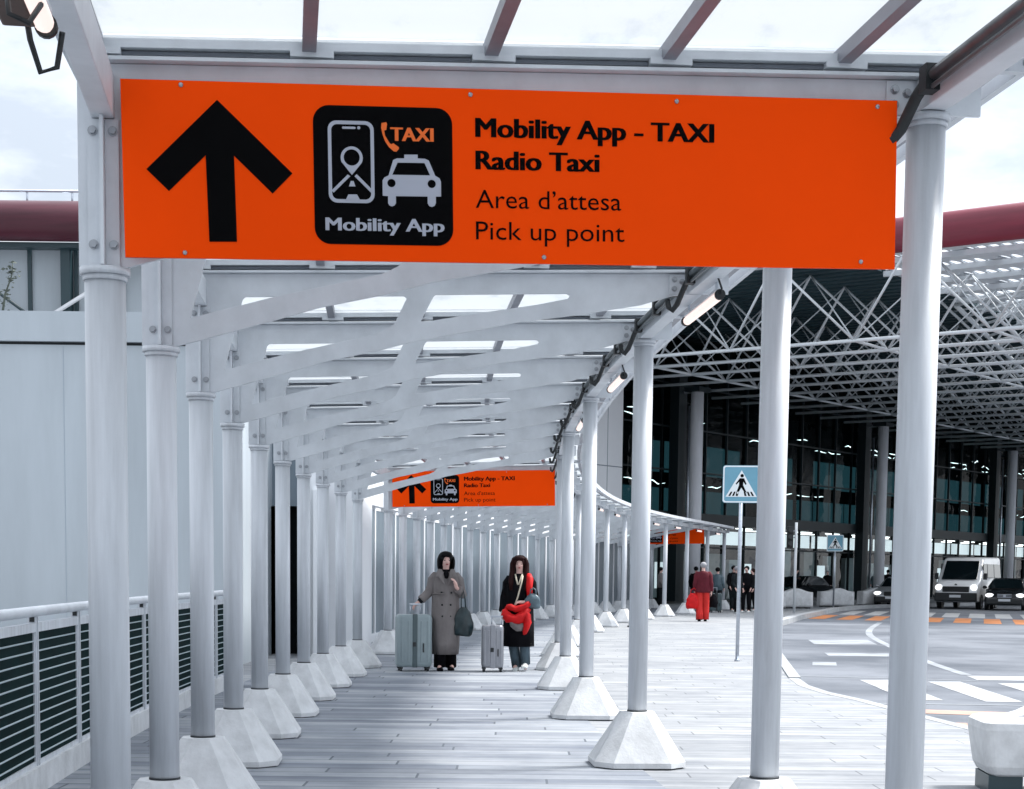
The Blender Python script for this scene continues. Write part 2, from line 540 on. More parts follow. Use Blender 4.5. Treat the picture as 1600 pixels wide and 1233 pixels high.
def plate(outlines, th, y0=0.0, bevel=0.0, name='plate'):
    """2D outlines (first outer, then holes, even-odd) in x,z -> plate of thickness th centred at y0"""
    cu = bpy.data.curves.new(name, 'CURVE')
    cu.dimensions = '2D'
    cu.fill_mode = 'BOTH'
    cu.extrude = th / 2
    cu.bevel_depth = bevel
    for pts in outlines:
        sp = cu.splines.new('POLY')
        sp.points.add(len(pts) - 1)
        for p, q in zip(sp.points, pts):
            p.co = (q[0], q[1], 0, 1)
        sp.use_cyclic_u = True
    o = bpy.data.objects.new(name, cu)
    COL.objects.link(o)
    dg = bpy.context.evaluated_depsgraph_get()
    me = bpy.data.meshes.new_from_object(o.evaluated_get(dg))
    bpy.data.objects.remove(o)
    bpy.data.curves.remove(cu)
    me.transform(Matrix.Translation((0, y0, 0)) @ Matrix.Rotation(math.pi / 2, 4, 'X'))
    me.materials.clear()
    return me

def text_mesh(body, x0, x1, zb, zh, th, y0, bold=0.0):
    """lettering from x0 to x1, base line zb, capital height zh"""
    cu = bpy.data.curves.new('lettering', 'FONT')
    cu.body = body
    cu.size = 1.0
    cu.offset = bold
    cu.extrude = 0.001
    cu.resolution_u = 3
    o = bpy.data.objects.new('lettering', cu)
    COL.objects.link(o)
    dg = bpy.context.evaluated_depsgraph_get()
    me = bpy.data.meshes.new_from_object(o.evaluated_get(dg))
    bpy.data.objects.remove(o)
    xs = [v.co.x for v in me.vertices]
    sx = (x1 - x0) / (max(xs) - min(xs))
    szv = zh / 0.729
    mn = min(xs)
    for v in me.vertices:
        x, y, z = v.co
        v.co = (x0 + (x - mn) * sx, y0 + z / 0.001 * th / 2, zb + y * szv)
    me.materials.clear()
    # the local z axis of the letters pointed to the reader: keep the faces outward
    b = bmesh.new()
    b.from_mesh(me)
    bmesh.ops.recalc_face_normals(b, faces=b.faces)
    b.to_mesh(me)
    b.free()
    return me

def rrect(x0, z0, x1, z1, r, n=6):
    pts = []
    for cx, cz, a0 in ((x1 - r, z1 - r, 0), (x0 + r, z1 - r, 90), (x0 + r, z0 + r, 180), (x1 - r, z0 + r, 270)):
        for k in range(n + 1):
            a = R(a0 + 90 * k / n)
            pts.append((cx + r * math.cos(a), cz + r * math.sin(a)))
    return pts

def circ(cx, cz, r, n=24, rz=None):
    return [(cx + r * math.cos(2 * math.pi * k / n), cz + (rz or r) * math.sin(2 * math.pi * k / n)) for k in range(n)]

# ------------------------------------------------------------------ the line of the walkway
HC = [0.03427, 0.12575, -0.00609, 0.0378, 0.00115, -0.00953]
STEP = 2.03667
def heading(i):
    t = (i - 10) / 10.0
    return sum(c * t ** k for k, c in enumerate(HC))
_cache = {}
def _build():
    n = 20
    x, y = -1.42474, 5.87501
    _cache[0] = (x, y)
    for k in range(0, 34 * n):
        th = heading((k + .5) / n)
        x += STEP / n * math.sin(th); y += STEP / n * math.cos(th)
        _cache[k + 1] = (x, y)
    x, y = -1.42474, 5.87501
    for k in range(0, -4 * n, -1):
        th = heading((k - .5) / n)
        x -= STEP / n * math.sin(th); y -= STEP / n * math.cos(th)
        _cache[k - 1] = (x, y)
_build()
def at(i, u=0.0, z=0.0):
    k = i * 20
    k0 = math.floor(k)
    a, b = _cache[k0], _cache[min(k0 + 1, 34 * 20)]
    f = k - k0
    x, y = a[0] + (b[0] - a[0]) * f, a[1] + (b[1] - a[1]) * f
    th = heading(i)
    return Vector((x + u * math.cos(th), y - u * math.sin(th), z))
WID = 2.93

# ================================================================== SETTING
RZ = -0.06          # road level below the pavement
b = MB()
b.quad((-1500, -300, RZ), (1500, -300, RZ), (1500, 2500, RZ), (-1500, 2500, RZ))
tag(obj('road', b, 'asphalt'), kind='structure')

edge = [(4.6, -6), (4.55, 6), (4.31, 13.92), (4.21, 15.34), (4.09, 16.55), (3.98, 17.63), (3.88, 18.86), (3.70, 20.03), (3.66, 21.3), (3.78, 22.75),
        (4.25, 26.54), (4.75, 30.5), (5.29, 34.55), (6.52, 42.63), (7.2, 47.2), (7.99, 50.37), (9.41, 55.99), (10.82, 60.92), (13.27, 69.49), (15.4, 75.2),
        (16.6, 77.6), (19.5, 81.6), (26, 90.5), (60, 137)]
b = MB()
pave = edge + [(40, 170), (-60, 170), (-60, -6)]
b.prism(pave, RZ - 0.3, 0.0)
tag(obj('pavement', b, 'pavers'), kind='structure')

# kerb: a low stone strip along the edge, raised along the far curve
b = MB()
def strip(bm, pts, w, z0, z1):
    for (x0, y0), (x1, y1) in zip(pts, pts[1:]):
        d = Vector((x1 - x0, y1 - y0)).normalized()
        n = Vector((d.y, -d.x)) * w
        bm.prism([(x0, y0), (x0 + n.x, y0 + n.y), (x1 + n.x, y1 + n.y), (x1, y1)], z0, z1)
strip(b, edge[:10], 0.14, RZ - .2, 0.004)
strip(b, edge[9:14], 0.16, RZ - .2, 0.02)
strip(b, edge[14:], 0.30, RZ - .2, 0.10)
tag(obj('kerb', b, 'kerb'), kind='structure')

MZ = RZ + 0.004
def marking(name, polys, m):
    bm = MB()
    for p in polys:
        bm._add([(x, y, MZ) for x, y in p], [tuple(range(len(p)))])
    tag(obj(name, bm, m), kind='structure')
def ribbon(pts, w):
    for _ in range(3 if len(pts) > 6 else 0):
        q = [pts[0]]
        for a, c in zip(pts, pts[1:]): q += [(a[0] * .75 + c[0] * .25, a[1] * .75 + c[1] * .25), (a[0] * .25 + c[0] * .75, a[1] * .25 + c[1] * .75)]
        pts = q + [pts[-1]]
    out = []
    L = []; Rr = []
    for i, (x, y) in enumerate(pts):
        a = pts[max(i - 1, 0)]; c = pts[min(i + 1, len(pts) - 1)]
        d = Vector((c[0] - a[0], c[1] - a[1])).normalized()
        L.append((x - d.y * w / 2, y + d.x * w / 2)); Rr.append((x + d.y * w / 2, y - d.x * w / 2))
    for i in range(len(pts) - 1):
        out.append([L[i], L[i + 1], Rr[i + 1], Rr[i]])
    return out
stripes = [[(x0, 23.5 - .22 * k), (x0 + .47, 23.58 - .22 * k), (x0 + .22, 19.75 - .1 * k), (x0 - .22, 19.72 - .1 * k)] for k, x0 in enumerate((4.91, 5.82, 6.73, 7.64, 8.55, 9.46, 10.4, 11.3))]
marking('crossing_stripes', stripes, 'roadwhite')
marking('crossing_border', ribbon([(3.99, 24.3), (5.42, 24.0), (5.95, 23.8), (6.6, 23.55)], .09) + ribbon([(4.1, 19.16), (4.78, 19.15), (5.88, 19.08), (12, 18.7)], .10), 'roadworn')
marking('stop_bar', [[(6.77, 24.8), (13.5, 24.3), (13.2, 23.4), (6.65, 23.78)]], 'roadwhite')
marking('lane_line', ribbon([(11.69, 53.13), (9.94, 46.52), (8.94, 41.9), (8.42, 38.57), (7.94, 35.09), (7.15, 28.65), (6.90, 25.9), (6.83, 25.0)], .17), 'roadworn')
marking('worn_road_bars', [[(6.75, 38.09), (8.2, 38.5), (7.85, 35.86), (6.45, 35.64)], [(5.95, 31.81), (7.3, 31.79), (7.0, 30.51), (5.8, 30.55)], [(5.1, 28.3), (5.5, 28.3), (5.3, 27.2), (4.9, 27.2)]], 'roadworn')
marking('pale_orange_bands', [[(4.5, 18.36), (5.47, 18.08), (12, 16.2), (12, 15.7), (5.32, 17.55), (4.40, 17.82)], [(4.46, 16.72), (9.0, 15.4), (9.0, 14.9), (4.4, 16.16)]], 'roadpink')
N_ = Vector((.82, -.57)); E_ = Vector((.27, .963))
oq, wq = [], []
for k in range(-1, 14):
    p = Vector((10.06, 56.9)) + N_ * 1.02 * k
    q = p + N_ * .58
    oq.append([tuple(p), tuple(q), tuple(q + E_ * 6.2), tuple(p + E_ * 6.2)])
    p2 = p + E_ * 7.4 + N_ * .45
    q2 = p2 + N_ * .62
    wq.append([tuple(p2), tuple(q2), tuple(q2 + E_ * 7.5), tuple(p2 + E_ * 7.5)])
marking('far_crossing_orange', oq[1:], 'roadorange')
marking('far_crossing_white', wq[1:], 'roadwhite')

# planked walkway sheet on the pavement, its darker colour holds the roof's shade
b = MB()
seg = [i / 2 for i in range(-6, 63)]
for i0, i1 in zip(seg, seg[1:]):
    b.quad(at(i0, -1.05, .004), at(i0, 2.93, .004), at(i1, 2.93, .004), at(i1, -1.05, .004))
tag(obj('walkway', b, 'shaded_planks'), kind='structure')

# ================================================================== THE CANOPY OVER THE WALKWAY
P0 = at(0)
canopy = thing('walkway_canopy', 'long white steel canopy with opal glass roof curving along the walkway', 'canopy', P0)
LAST = 31
COLR = 0.0703
FOOT, CAPL, CAPR = 0.398, 2.43, 3.069

def rel(p): return Vector(p) - P0

# column of the left (short) and right (tall) side; both stand in an octagonal concrete block
def column_mesh(top):
    m = MB()
    m.tube((0, 0, FOOT - .05), (0, 0, top - .045), COLR, 28)
    return m.mesh('column')
def cap_mesh(top):
    m = MB()
    m.tube((0, 0, top - .045), (0, 0, top - .026), COLR + .006, 28)
    m.tube((0, 0, top - .026), (0, 0, top - .002), COLR + .016, 28)
    return m.mesh('cap_plate')
def base_mesh():
    def oct_(h, c): return [(-h + c, -h), (h - c, -h), (h, -h + c), (h, h - c), (h - c, h), (-h + c, h), (-h, h - c), (-h, -h + c)]
    m = MB()
    m.prism(oct_(.332, .125), 0.012, 0.05)
    m.prism(oct_(.330, .124), 0.05, FOOT - .012, oct_(.130, .076))
    m.prism(oct_(.130, .076), FOOT - .012, FOOT, oct_(.122, .071))
    return m.mesh('concrete_base')
def collar_mesh():
    m = MB()
    m.tube((0, 0, FOOT + .0005), (0, 0, FOOT + .010), COLR + .004, 24)
    return m.mesh('base_joint')
def contact_shade_mesh():  # dark slab under the base, stands in for its contact shadow
    m = MB()
    h, c = .315, .12
    m.prism([(-h + c, -h), (h - c, -h), (h, -h + c), (h, h - c), (h - c, h), (-h + c, h), (-h, h - c), (-h, -h + c)], 0.001, 0.0125)
    return m.mesh('base_contact_shade')
me_col = {0: column_mesh(CAPL), 1: column_mesh(CAPR)}
me_cap = {0: cap_mesh(CAPL), 1: cap_mesh(CAPR)}
me_base, me_joint, me_contact_shade = base_mesh(), collar_mesh(), contact_shade_mesh()
for me in (*me_col.values(), *me_cap.values()): me.materials.append(M['paint'])
me_base.materials.append(M['concrete']); me_joint.materials.append(M['gasket']); me_contact_shade.materials.append(M['gasket'])

# bracket that carries the truss on the short columns (rib across the truss plate)
def bracket_mesh():
    m = MB()
    m.box((0, -.045, 2.68), (.012, .066, .496))
    m.box((0, .045, 2.68), (.012, .066, .496))
    m.box((-.030, -.018, 2.68), (.046, .012, .49))
    m.box((.030, -.018, 2.68), (.046, .012, .49))
    return m.mesh('bracket')
me_brk = bracket_mesh(); me_brk.materials.append(M['truss'])
def bolt_mesh():
    m = MB()
    m.tube((0, 0, 0), (0, -.004, 0), .017, 12)
    m.tube((0, -.004, 0), (0, -.016, 0), .012, 6)
    return m.mesh('bolt')
me_bolt = bolt_mesh(); me_bolt.materials.append(M['bolt'])

def put_column(i, side):
    u = WID if side else 0.0
    th = heading(i)
    c = obj('column', me_col[side], None, canopy, rel(at(i, u)), -th)
    obj('concrete_base', me_base, None, c)
    obj('base_joint', me_joint, None, c)
    obj('base_contact_shade', me_contact_shade, None, c)
    obj('cap_plate', me_cap[side], None, c)
    if side == 0:
        obj('bracket', me_brk, None, c)
        if i <= 9:
            for bx, bz in ((-.034, 2.505), (.034, 2.505), (-.034, 2.885), (.034, 2.885)):
                obj('bolt', me_bolt, None, c, (bx, -.0242, bz))
LEFT = [i for i in range(-2, LAST + 1) if i not in (-1, 10)]
RIGHT = [-2, 0, 1] + list(range(3, LAST + 1, 2))
for i in LEFT: put_column(i, 0)
for i in RIGHT: put_column(i, 1)

# trusses: one steel plate with three openings, a top flange and end plates
outer = [(-.085, 2.434), (.075, 2.434), (.5, 2.557), (.737, 2.630), (1.05, 2.700), (1.27, 2.762), (1.55, 2.816), (1.88, 2.885), (2.2, 2.930),
         (2.6, 3.000), (2.8, 3.062), (2.884, 3.066), (2.976, 3.073), (3.13, 3.076), (3.13, 3.196), (2.93, 3.19), (-.085, 3.11)]
hole_a = [(.135, 2.562), (.245, 2.975), (.262, 2.990), (1.19, 3.018), (1.207, 3.004), (1.135, 2.856), (1.10, 2.826), (1.03, 2.792), (.8, 2.736), (.5, 2.664)]
hole_b = [(1.375, 3.030), (2.155, 3.056), (2.176, 3.045), (2.165, 3.025), (1.98, 2.985), (1.6, 2.922), (1.30, 2.866), (1.287, 2.872), (1.362, 3.018)]
tm = plate([outer, hole_a, hole_b], 0.016, 0, 0.0012, 'truss')
fl = MB()
def inclined(bm, u0, z0, u1, z1, y, w, t):
    d = Vector((u1 - u0, 0, z1 - z0)); L = d.length; a = math.atan2(z1 - z0, u1 - u0)
    bm.box(((u0 + u1) / 2, y, (z0 + z1) / 2), (L, w, t), mtx=Matrix.Rotation(-a, 4, 'Y'))
inclined(fl, -.085, 3.119, 3.13, 3.205, 0, .11, .012)
me_fl = fl.mesh('top_flange'); me_fl.materials.append(M['truss'])
tm.materials.append(M['truss'])
ep = MB()
ep.box((2.82, -.0145, 3.125), (.10, .010, .115))
me_ep = ep.mesh('end_plate'); me_ep.materials.append(M['truss'])
FR = [i for i in range(-2, LAST + 1) if i not in (-1, 10)]
for i in FR:
    t = obj('truss', tm, None, canopy, rel(at(i)), -heading(i))
    obj('top_flange', me_fl, None, t)
    e = obj('end_plate', me_ep, None, t)
    if i <= 8:
        for bx, bz in ((2.800, 3.152), (2.800, 3.098), (2.846, 3.140)):
            obj('bolt', me_bolt, None, t, (bx, -.0198, bz))

# eave beams, in lengths between the trusses
def beam(i0, i1, u, z, w, h, name, m):
    a, c = at(i0, u, z), at(i1, u, z)
    d = c - a
    L = d.length - .018
    bm = MB()
    bm.box((0, 0, 0), (w, L, h), bev=.006)
    return obj(name, bm, m, canopy, rel((a + c) / 2), math.atan2(d.y, d.x) - math.pi / 2)
for a, c in zip(FR, FR[1:]):
    beam(a, c, 0.0, 3.003, .078, .148, 'eave_beam', 'truss')
    beam(a, c, WID, 3.131, .092, .118, 'eave_beam', 'truss')

# glass roof: rails over every truss, five runs of glazing bars, opal panes
ZR = 3.178
def rz_(u): return ZR + .028 * u
UM = [-0.02, .70, 1.33, 1.96, 2.60, 3.19]
grid = list(range(-3, LAST + 1))
for k, u in enumerate(UM):
    bm = MB()
    for i in range(-3, LAST):
        a, c = at(i, u, rz_(u)), at(i + 1, u, rz_(u))
        d = (c - a); L = d.length
        bm.box(rel((a + c) / 2), (.048, L + .002, .052), math.atan2(d.y, d.x) - math.pi / 2)
    obj('glazing_bar', bm, 'mullion', canopy)
cross = MB()
inclined(cross, -.10, rz_(-.10) - .004, 3.27, rz_(3.27) - .004, 0, .085, .030)
for u in UM:
    cross.box((u + .01, -.03, rz_(u) - .030), (.15, .045, .022))
me_cross = cross.mesh('roof_rail'); me_cross.materials.append(M['truss'])
seal = MB()
inclined(seal, -.08, rz_(-.08) - .030, 3.13, rz_(3.13) - .030, 0.012, .05, .014)
me_seal = seal.mesh('roof_seal'); me_seal.materials.append(M['seal'])
for i in FR:
    obj('roof_rail', me_cross, None, canopy, rel(at(i)), -heading(i))
    obj('roof_seal', me_seal, None, canopy, rel(at(i)), -heading(i))
for i in range(-3, LAST):
    bm = MB()
    for u0, u1 in zip(UM, UM[1:]):
        z0, z1 = rz_(u0) + .032, rz_(u1) + .032
        q = [at(i + .012, u0 + .01, z0), at(i + .012, u1 - .01, z1), at(i + .988, u1 - .01, z1), at(i + .988, u0 + .01, z0)]
        q = [rel(p) for p in q]
        bm._add(q + [p + Vector((0, 0, .008)) for p in q], [(3, 2, 1, 0), (4, 5, 6, 7), (0, 1, 5, 4), (1, 2, 6, 5), (2, 3, 7, 6), (3, 0, 4, 7)])
    obj('roof_pane', bm, 'opal', canopy)
# roof edge trims
for u, h in ((-.12, .07), (3.29, .09)):
    bm = MB()
    for i in range(-3, LAST):
        a, c = at(i, u, rz_(u) + .01), at(i + 1, u, rz_(u) + .01)
        d = (c - a)
        bm.box(rel((a + c) / 2), (.03, d.length + .002, h), math.atan2(d.y, d.x) - math.pi / 2)
    obj('roof_edge', bm, 'truss', canopy)

# power conduit on the inner face of the tall eave beam, with black saddles and looms
bm = MB()
for i0 in range(-3, 14):
    pts = [rel(at(i0 + t, WID - .066, 3.150)) for t in (.10, .3, .5, .7, .9)]
    bm.path(pts, .021, 8)
    bm.path([p + Vector((-.004, 0, -.042)) for p in pts], .009, 6)
obj('conduit', bm, 'conduit', canopy)
for i0 in range(0, 18):
    bm = MB()
    p = [rel(at(i0 - .10, WID - .066, 3.150)), rel(at(i0 - .06, WID - .085, 3.10)), rel(at(i0 - .035, WID - .12, 3.00)), rel(at(i0 - .028, WID - .145, 2.965)),
         rel(at(i0 - .02, WID - .165, 2.985)), rel(at(i0 - .012, WID - .172, 3.03))]
    bm.path(p, .021 if i0 < 2 else .017, 8)
    q = rel(at(i0 - .10, WID - .068, 3.142))
    bm.box(q, (.052, .07, .09), -heading(i0))
    obj('cable_loom', bm, 'rubber', canopy)
    for t in (.12, .5):
        bm = MB()
        bm.box(rel(at(i0 + t, WID - .068, 3.142)), (.052, .06, .095), -heading(i0))
        obj('conduit_saddle', bm, 'rubber', canopy)

# ------------------------------------------------------------------ tube lamps hanging from the eave beams
def lamp_body():
    o = []
    a = MB(); a.path([(0, -.50, 0), (0, -.47, 0), (0, .47, 0), (0, .50, 0)], [.018, .026, .026, .018], 14)
    h = MB(); h.box((0, 0, .034), (.040, .98, .016), bev=.003)
    c1 = MB(); c1.tube((0, -.526, .004), (0, -.498, .004), .030, 14)
    c2 = MB(); c2.tube((0, .498, .004), (0, .526, .004), .030, 14)
    k = MB()
    for y in (-.42, .42): k.box((0, y, .078), (.012, .025, .085))
    w = MB(); w.path([(0, -.53, .01), (0, -.56, .03), (-.02, -.55, .09), (-.05, -.45, .13)], .006, 6)
    for mb, n, m in ((a, 'tube', 'lamp'), (h, 'housing', 'truss'), (c1, 'end_cap', 'rubber'), (c2, 'end_cap', 'rubber'), (k, 'hanger', 'steel'), (w, 'cable', 'rubber')):
        me = mb.mesh(n); me.materials.append(M[m]); o.append((n, me))
    return o
LB = lamp_body()
def put_lamp(i, u, z, label):
    p = at(i, u, z)
    t = thing('tube_lamp', label, 'lamp', p, -heading(i), 'tube lamps under the canopy eaves')
    for n, me in LB: obj(n, me, None, t)
put_lamp(-.93, 0.005, 2.805, 'lit pink-white tube lamp beside a brown box at the top left corner')
near = ['large lit tube lamp just under the right end of the big orange sign', 'lit tube lamp half way along the tall eave, left of the third tall column',
        'small lit tube lamp near the head of the fourth tall column', 'small lit tube lamp just before the second orange sign']
for k, i in enumerate((2.0, 4.0, 6.0, 8.0)): put_lamp(i, WID + .045, 2.985, near[k])
for k, i in enumerate((18, 20, 22, 24, 26, 28, 30)):
    put_lamp(i, WID + .045, 2.985, ['first', 'second', 'third', 'fourth', 'fifth', 'sixth', 'last'][k] + ' lit lamp along the far curving eave, counted from the left')

# ballast box on the left eave beam
bx = thing('ballast_box', 'rusty brown electrical box on the eave at the top left corner', 'electrical box', at(-.78, -.055, 2.800), -heading(-1))
m_ = MB(); m_.box((0, 0, .035), (.085, .30, .10), bev=.008); obj('case', m_, 'brown', bx)
m_ = MB(); m_.tube((.02, -.15, .0), (.02, -.20, -.03), .016, 10); m_.path([(.02, -.20, -.03), (.03, -.23, -.10), (.07, -.20, -.11), (.09, -.12, -.04)], .007, 6)
m_.path([(.02, .15, .0), (.02, .20, -.03), (.04, .24, -.10), (.08, .26, -.08), (.10, .22, 0)], .008, 6); obj('cable', m_, 'rubber', bx)

# ================================================================== ORANGE DIRECTION SIGNS
SW = 2.754
def SG(px, py):
    """layout of the sign's artwork in sign metres"""
    x = (px - 191.5) / 1204.5 * SW
    yt = 123 + (px - 188) * .0264
    yb = 400 + (px - 195) * .0176
    return (x, -(py - yt) / (yb - yt) * .598)
def C7(a, c): return SG(200 + a / 3.077, 120 + c / 3.077)
sign = thing('direction_sign', 'large orange taxi sign with black arrow across the near end of canopy', 'sign',
             at(0, .074, 3.048) + Vector((0, -.062, 0)), -heading(0), 'orange taxi direction signs')
sign.rotation_mode = 'XYZ'
sign.rotation_euler = (0, R(-1.05), -heading(0))
sign.scale = (.990, 1, .983)
board = plate([[(0, -.598), (SW, -.598), (SW, 0), (0, 0)]], .012, 0, .0015)
obj('board', board, 'orange', sign)
Y1, Y2, Y3 = -.0085, -.0105, -.0125
arrow = [C7(*q) for q in ((410, 108), (750, 460), (657, 557), (482, 375), (487, 790), (360, 790), (352, 373), (180, 545), (80, 440))]
obj('arrow', plate([arrow], .002, Y1), 'black', sign)
x0, z1 = C7(850, 130); x1, z0 = C7(1503, 812)
pict = obj('pictogram', plate([rrect(x0, z0, x1, z1, .056, 8)], .002, Y1), 'black', sign)
px0, pz1 = C7(918, 205); px1, pz0 = C7(1133, 605)
art = [rrect(px0, pz0, px1, pz1, .03), rrect(px0 + .012, pz0 + .012, px1 - .012, pz1 - .012, .020)]
a0 = C7(985, 235); a1 = C7(1048, 247)
art += [rrect(a0[0], a1[1], a1[0], a0[1], .0035, 3), circ(*C7(1063, 241), .0055, 10)]
pc = C7(1028, 385); tip = C7(1028, 468)
ro = .0385
pin = [(pc[0] + ro * math.cos(R(a)), pc[1] + ro * math.sin(R(a))) for a in range(-25, 206, 12)] + [tip]
art += [pin, circ(pc[0], pc[1] + .001, .028, 24)]
for q in (((1008, 466), (1020, 474), (941, 553), (932, 542)), ((1040, 474), (1050, 464), (1124, 541), (1116, 553)), ((1022, 497), (1035, 497), (1043, 523), (1013, 523)), ((1010, 562), (1050, 562), (1066, 592), (995, 592))):
    art.append([C7(*p) for p in q])
obj('phone_icon', plate(art, .002, Y2), 'greyvinyl', pict)
car = [(1275, 388), (1275, 370), (1338, 370), (1338, 388), (1372, 390), (1390, 398), (1420, 472), (1440, 484), (1447, 500), (1447, 572), (1422, 572), (1422, 604), (1416, 617), (1403, 623), (1390, 618), (1383, 605), (1383, 572),
       (1233, 570), (1233, 604), (1226, 615), (1214, 620), (1202, 615), (1196, 604), (1196, 570), (1171, 568), (1171, 494), (1180, 480), (1200, 470), (1222, 396), (1240, 388)]
wind = [(1243, 408), (1370, 410), (1396, 470), (1217, 467)]
obj('car_icon', plate([[C7(*p) for p in car], [C7(*p) for p in wind], circ(*C7(1213, 507), .0145, 18), circ(*C7(1403, 511), .0145, 18)], .002, Y2), 'greyvinyl', pict)
hs = [(1170, 218), (1192, 214), (1196, 222), (1192, 250), (1182, 254), (1186, 278), (1198, 300), (1208, 316), (1216, 320), (1224, 315), (1250, 334), (1250, 342), (1238, 356), (1226, 354), (1204, 334), (1186, 306), (1174, 272), (1168, 240)]
obj('handset_icon', plate([[C7(*p) for p in hs]], .002, Y2), 'orangevinyl', pict)
def line_of(body, pl, pr, pb, ph, mt, parent, bold, y):
    a, c = SG(*pl), SG(*pr)
    zb = (a[1] + c[1]) / 2
    n, dx = (5, .0018) if bold > .01 else (1, 0)
    hh = ph / 277 * .598
    me = None
    bmj = bmesh.new()
    for k in range(n):
        w = dx * hh / .06
        t = text_mesh(body, a[0] + w * k, c[0] - w * (n - 1 - k), zb, hh, .002, y - .00015 * k, .0 if bold > .01 else bold)
        bmj.from_mesh(t)
    me = bpy.data.meshes.new('lettering')
    bmj.to_mesh(me); bmj.free()
    obj('lettering', me, mt, parent)
c7 = lambda a, c: (200 + a / 3.077, 120 + c / 3.077)
line_of('TAXI', c7(1210, 304), c7(1415, 306), 0, 22.5, 'orangevinyl', pict, .022, Y2)
line_of('Mobility App', c7(900, 737), c7(1462, 743), 0, 21.5, 'greyvinyl', pict, .026, Y2)
line_of('Mobility App - TAXI', (724, 212), (1100, 220.5), 0, 32, 'black', sign, .034, Y1)
line_of('Radio Taxi', (724, 263), (918, 266.5), 0, 31.5, 'black', sign, .034, Y1)
line_of("Area d\u2019attesa", (724, 323.5), (952, 328), 0, 31, 'black', sign, -.004, Y1)
line_of('Pick up point', (724, 373), (957, 378), 0, 31, 'black', sign, -.004, Y1)
for q in ((280, 132), (717, 146), (1040, 156), (1364, 164), (280, 394), (830, 402), (1340, 410)):
    x, z = SG(*q)
    rv = MB(); rv.ell((x, -.009, z), (.0085, .005, .0085), 10, 6); obj('rivet', rv, 'bolt', sign)
for i, lab, u, z in ((11, 'smaller orange taxi pick up sign half hidden by trusses above the two women', .065, 3.06), (29, 'farthest orange taxi sign seen sideways under the far end of the canopy', .07, 3.11)):
    s2 = copy_tree(sign)
    s2.location = at(i, u, z) - Vector((math.sin(heading(i)), math.cos(heading(i)), 0)) * .062
    s2.rotation_euler = (0, R(-1.0), -heading(i))
    s2['label'] = lab

# ================================================================== LEFT SIDE: railing, white hall, service building, hoarding
rail = thing('guard_railing', 'white guard railing with dark slatted panels along the left edge of the walkway', 'railing', at(0, -1.08))
RP = Vector(rail.location)
ri0, ri1, nb = -2.6, 7.05, 14
ii = [ri0 + (ri1 - ri0) * k / nb for k in range(nb + 1)]
bm = MB()
bm.path([at(i, -1.08, 1.125) - RP for i in ii], .033, 12)
obj('handrail', bm, 'truss', rail)
for i in ii:
    p = at(i, -1.08) - RP
    bm = MB()
    bm.box(p + Vector((-.0, -.022, .63)), (.052, .016, .93), -heading(i))
    bm.box(p + Vector((-.0, .022, .63)), (.052, .016, .93), -heading(i))
    obj('post', bm, 'paint', rail)
    bm = MB(); bm.box(p + Vector((0, 0, 1.078)), (.03, .07, .03), -heading(i)); obj('rail_clamp', bm, 'rubber', rail)
for i0, i1 in zip(ii, ii[1:]):
    a, c = at(i0, -1.08) - RP, at(i1, -1.08) - RP
    d = c - a; L = d.length - .06; ang = math.atan2(d.y, d.x) - math.pi / 2
    mid = (a + c) / 2
    bm = MB()
    bm.box((0, 0, .60), (.012, L - .05, .80))
    pn = obj('infill_panel', bm, 'teal', rail, mid, ang)
    bm = MB()
    for k in range(12):
        z = .235 + k * .0645
        t = Matrix.Translation((.010, 0, z)) @ Matrix.Rotation(R(28), 4, 'Y')
        bm.box((.012, 0, z), (.009, L - .05, .006), mtx=Matrix.Rotation(R(28), 4, 'Y'))
    tag(obj('slats', bm, 'slat', pn), kind='stuff')
    bm = MB()
    bm.box((0, 0, 1.028), (.045, L, .055)); bm.box((0, 0, .185), (.03, L, .03))
    bm.box((0, L / 2 - .012, .605), (.03, .024, .81)); bm.box((0, -L / 2 + .012, .605), (.03, .024, .81))
    obj('panel_frame', bm, 'paint', rail, mid, ang)
bm = MB()
for i0, i1 in zip(ii, ii[1:]):
    a, c = at(i0, -1.08) - RP, at(i1, -1.08) - RP
    d = c - a
    bm.box((a + c) / 2 + Vector((0, 0, .085)), (.09, d.length + .002, .17), math.atan2(d.y, d.x) - math.pi / 2)
obj('kick_plate', bm, 'concrete', rail)

# big pale clad hall behind the railing
hall = thing('clad_hall', 'windowless pale grey clad hall with a dark groove under its parapet behind the railing', 'building', (-16, 23, 0))
bm = MB(); bm.box((0, 6, 2.2), (24.0, 12, 4.42)); obj('wall', bm, 'panel', hall)
bm = MB(); bm.box((0, 6.0, 4.43), (23.9, 11.9, .05)); obj('groove', bm, 'gasket', hall)
bm = MB(); bm.box((0, 5.97, 4.65), (24.06, 12.06, .40)); obj('parapet', bm, 'panel', hall)
bm = MB()
for x in [-11.4 + 1.18 * k for k in range(20)]:
    bm.box((x, -.002, 2.2), (.006, .004, 4.38))
obj('panel_joint', bm, 'joint', hall)

